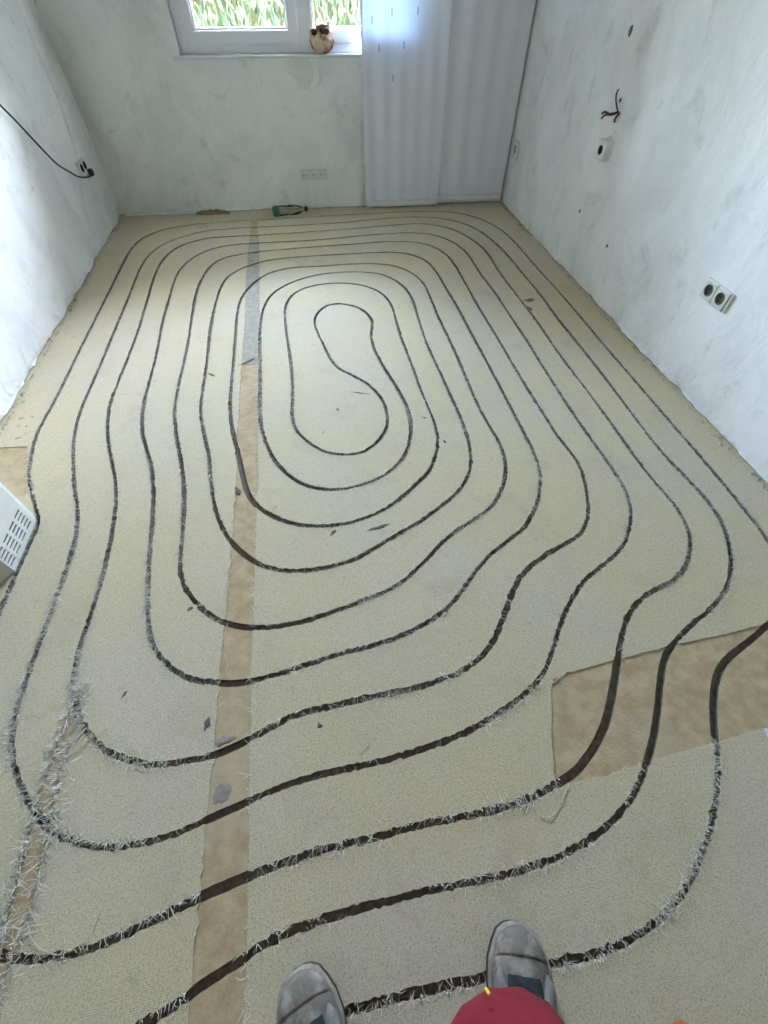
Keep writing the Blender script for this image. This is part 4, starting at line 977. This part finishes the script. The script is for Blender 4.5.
def boot(toe, heading, mirror):
    """work boot; toe = toe tip on the floor, heading = unit vector heel to toe"""
    hd_ = Vector((heading[0], heading[1], 0)).normalized(); sd = Vector((hd_.y, -hd_.x, 0))*mirror    # sd = outer side
    root = empty('boot', (toe[0]-hd_.x*.15, toe[1]-hd_.y*.15, TH), per)
    root.matrix_parent_inverse = per.matrix_basis.inverted()
    root['label'] = 'dusty grey leather work boot'
    L = .300
    # s: 0 heel .. 1 toe;  inner/outer half widths and top height
    S = [0, .04, .10, .2, .35, .5, .62, .72, .82, .90, .95, .985, 1.0]
    WO = [.012, .028, .036, .039, .041, .050, .057, .060, .057, .047, .036, .021, .006]
    WI = [.012, .028, .036, .038, .037, .042, .050, .054, .052, .044, .034, .020, .006]
    HTt = [.100, .118, .125, .128, .126, .108, .086, .074, .068, .062, .054, .045, .036]
    def base(s): return Vector((toe[0], toe[1], 0))-hd_*(L*(1-s))
    def ring(s, wo, wi, z, ex):
        return base(s)
    # sole outline
    def outline(off, z):
        a = []; 
        for s, w in zip(S, WO): a.append(base(s)+hd_*(off*(1 if s > .9 else (-1 if s < .1 else 0)))+sd*(w+off)+Z3*z)
        for s, w in list(zip(S, WI))[::-1]: a.append(base(s)+hd_*(off*(1 if s > .9 else (-1 if s < .1 else 0)))-sd*(w+off)+Z3*z)
        return a
    def stack(name, layers, mt, par):
        V = []; n_ = 0; Fc = []
        for (o_, z) in layers:
            r_ = outline(o_, z); n_ = len(r_); V += r_
        for k in range(len(layers)-1):
            for i in range(n_): Fc.append((k*n_+i, k*n_+(i+1) % n_, (k+1)*n_+(i+1) % n_, (k+1)*n_+i))
        Fc.append(tuple(range(n_))[::-1]); Fc.append(tuple((len(layers)-1)*n_+i for i in range(n_)))
        return from_data(name, V, Fc, mt, par, False)
    stack('sole', [(.001, TH), (.005, TH+.004), (.005, TH+.024), (.002, TH+.027)], M['boot_sole'], root)
    stack('rand', [(.003, TH+.025), (.0055, TH+.028), (.0055, TH+.034), (.001, TH+.037)], M['boot_rand'], root)
    # upper: loft of arched cross sections
    NS, NA = 40, 14; V = []; Fc = []
    ss_ = np.linspace(0, 1, NS)
    ss_ = 1-(1-ss_)**1.5
    it = lambda A, s: float(np.interp(s, S, A))
    def upper(s, a, ex=0.0, zadd=0.0):
        wo, wi, ht_ = it(WO, s), it(WI, s), it(HTt, s)
        c, sn = math.cos(math.pi*a), math.sin(math.pi*a)
        w = (wo if c > 0 else wi)+ex
        p = .62
        lat = math.copysign(abs(c)**p, c)*w; ver = (abs(sn)**.75)*(ht_-.028+ex)
        return base(s)+sd*lat+Z3*(TH+.028+ver+zadd)
    for s in ss_:
        for k in range(NA+1): V.append(upper(s, k/NA))
    for i in range(NS-1):
        for k in range(NA): b = i*(NA+1)+k; Fc.append((b, b+1, b+NA+2, b+NA+1))
    up_ = from_data('upper', V, Fc, M['boot_leather'], root, True)
    def panel(nm, s0, s1, a0, a1, ex, mt, ns=12, na=10, shape=None):
        V = []; Fc = []
        for i in range(ns+1):
            for k in range(na+1):
                t, r_ = i/ns, k/na
                s = s0+(s1-s0)*t; a = a0+(a1-a0)*r_
                if shape: s, a = shape(t, r_)
                edge = min(t, 1-t, r_, 1-r_)
                V.append(upper(s, a, ex if edge > 0 else -.002))
        for i in range(ns):
            for k in range(na): b = i*(na+1)+k; Fc.append((b, b+1, b+na+2, b+na+1))
        return from_data(nm, V, Fc, mt, root, True)
    # toe cap overlay with curved rear edge
    panel('toe_cap', .74, .995, .02, .98, .0022, M['boot_leather'], 12, 14, lambda t, r_: ((.82+.04*math.sin(math.pi*r_))+(.992-(.82+.04*math.sin(math.pi*r_)))*t, .03+.94*r_))
    panel('throat', .40, .79, .36, .64, .0030, M['boot_lining'])
    panel('eyelet_flap', .26, .64, .16, .40, .0062, M['boot_tongue'], 12, 8, lambda t, r_: (.34+(.47-.10*(2*r_-1)**2)*t, .13+.27*r_-.04*t*r_))
    panel('eyelet_flap', .26, .64, .60, .84, .0062, M['boot_tongue'], 12, 8, lambda t, r_: (.34+(.47-.10*(2*r_-1)**2)*t, .60+.27*r_+.04*t*(1-r_)))
    for k in range(4):
        s = .46+.075*k; P = [upper(s+.008*math.sin(j), .36+.28*j/8, .008+.002*math.sin(math.pi*j/8)) for j in range(9)]
        tube('lace', P, .0026, M['boot_lining'], root, 6)
    # ankle shaft
    ac = base(.22); V, Fc = lathe_data([(.040, .10), (.046, .125), (.047, .15), (.043, .158), (.038, .15)], frame_mat(ac+Z3*TH, sd, hd_, Z3), 20)
    from_data('collar', V, Fc, M['boot_tongue'], root, True)
    return root
boot(tuple(F(516, 925, .03))[:2], (.28, .96), 1)
boot(tuple(F(298, 972, .03))[:2], (-.30, .95), -1)

# ------------------------------------------------------------------ garden seen through the window
bm = bmesh.new(); box_bm(bm, (40, 40, .1), Matrix.Translation((0, 26, -.45)))
prop(from_bm('garden_ground', bm, M['grass']), 'green garden ground outside the window', kind='structure')
hg = prop(empty('hedge', (.2, 7.6, -.4)), 'sunlit yellow green hedge seen through the window', 'hedge')
def leaves(name, n_, mt, seed, x_, y_, z_, parent):
    r_ = np.random.default_rng(seed); V = []; Fc = []
    for i in range(n_):
        c = Vector((r_.uniform(*x_), r_.uniform(*y_)+.25*math.sin(i), r_.uniform(*z_)))
        d = Vector((r_.normal(0, .45), r_.normal(0, .45), 1)).normalized(); s = d.cross(Vector((r_.normal(), r_.normal(), r_.normal()))).normalized()
        L, W_ = r_.uniform(.07, .17), r_.uniform(.018, .04); b = len(V)
        V += [c-d*L/2, c+s*W_/2, c+d*L/2, c-s*W_/2]; Fc.append((b, b+1, b+2, b+3))
    o_ = from_data(name, V, Fc, mt, parent); o_['kind'] = 'stuff'; return o_
leaves('foliage', 9000, M['leaf_a'], 11, (-2.6, 3.0), (6.9, 7.5), (-.4, 1.5), hg)
leaves('foliage', 5000, M['leaf_b'], 12, (-2.6, 3.0), (7.1, 7.7), (-.4, 1.5), hg)
bm = bmesh.new(); box_bm(bm, (5.4, .3, 1.7), Matrix.Translation((.2, 7.8, .45)), .1); from_bm('hedge_core', bm, M['twig'], hg)
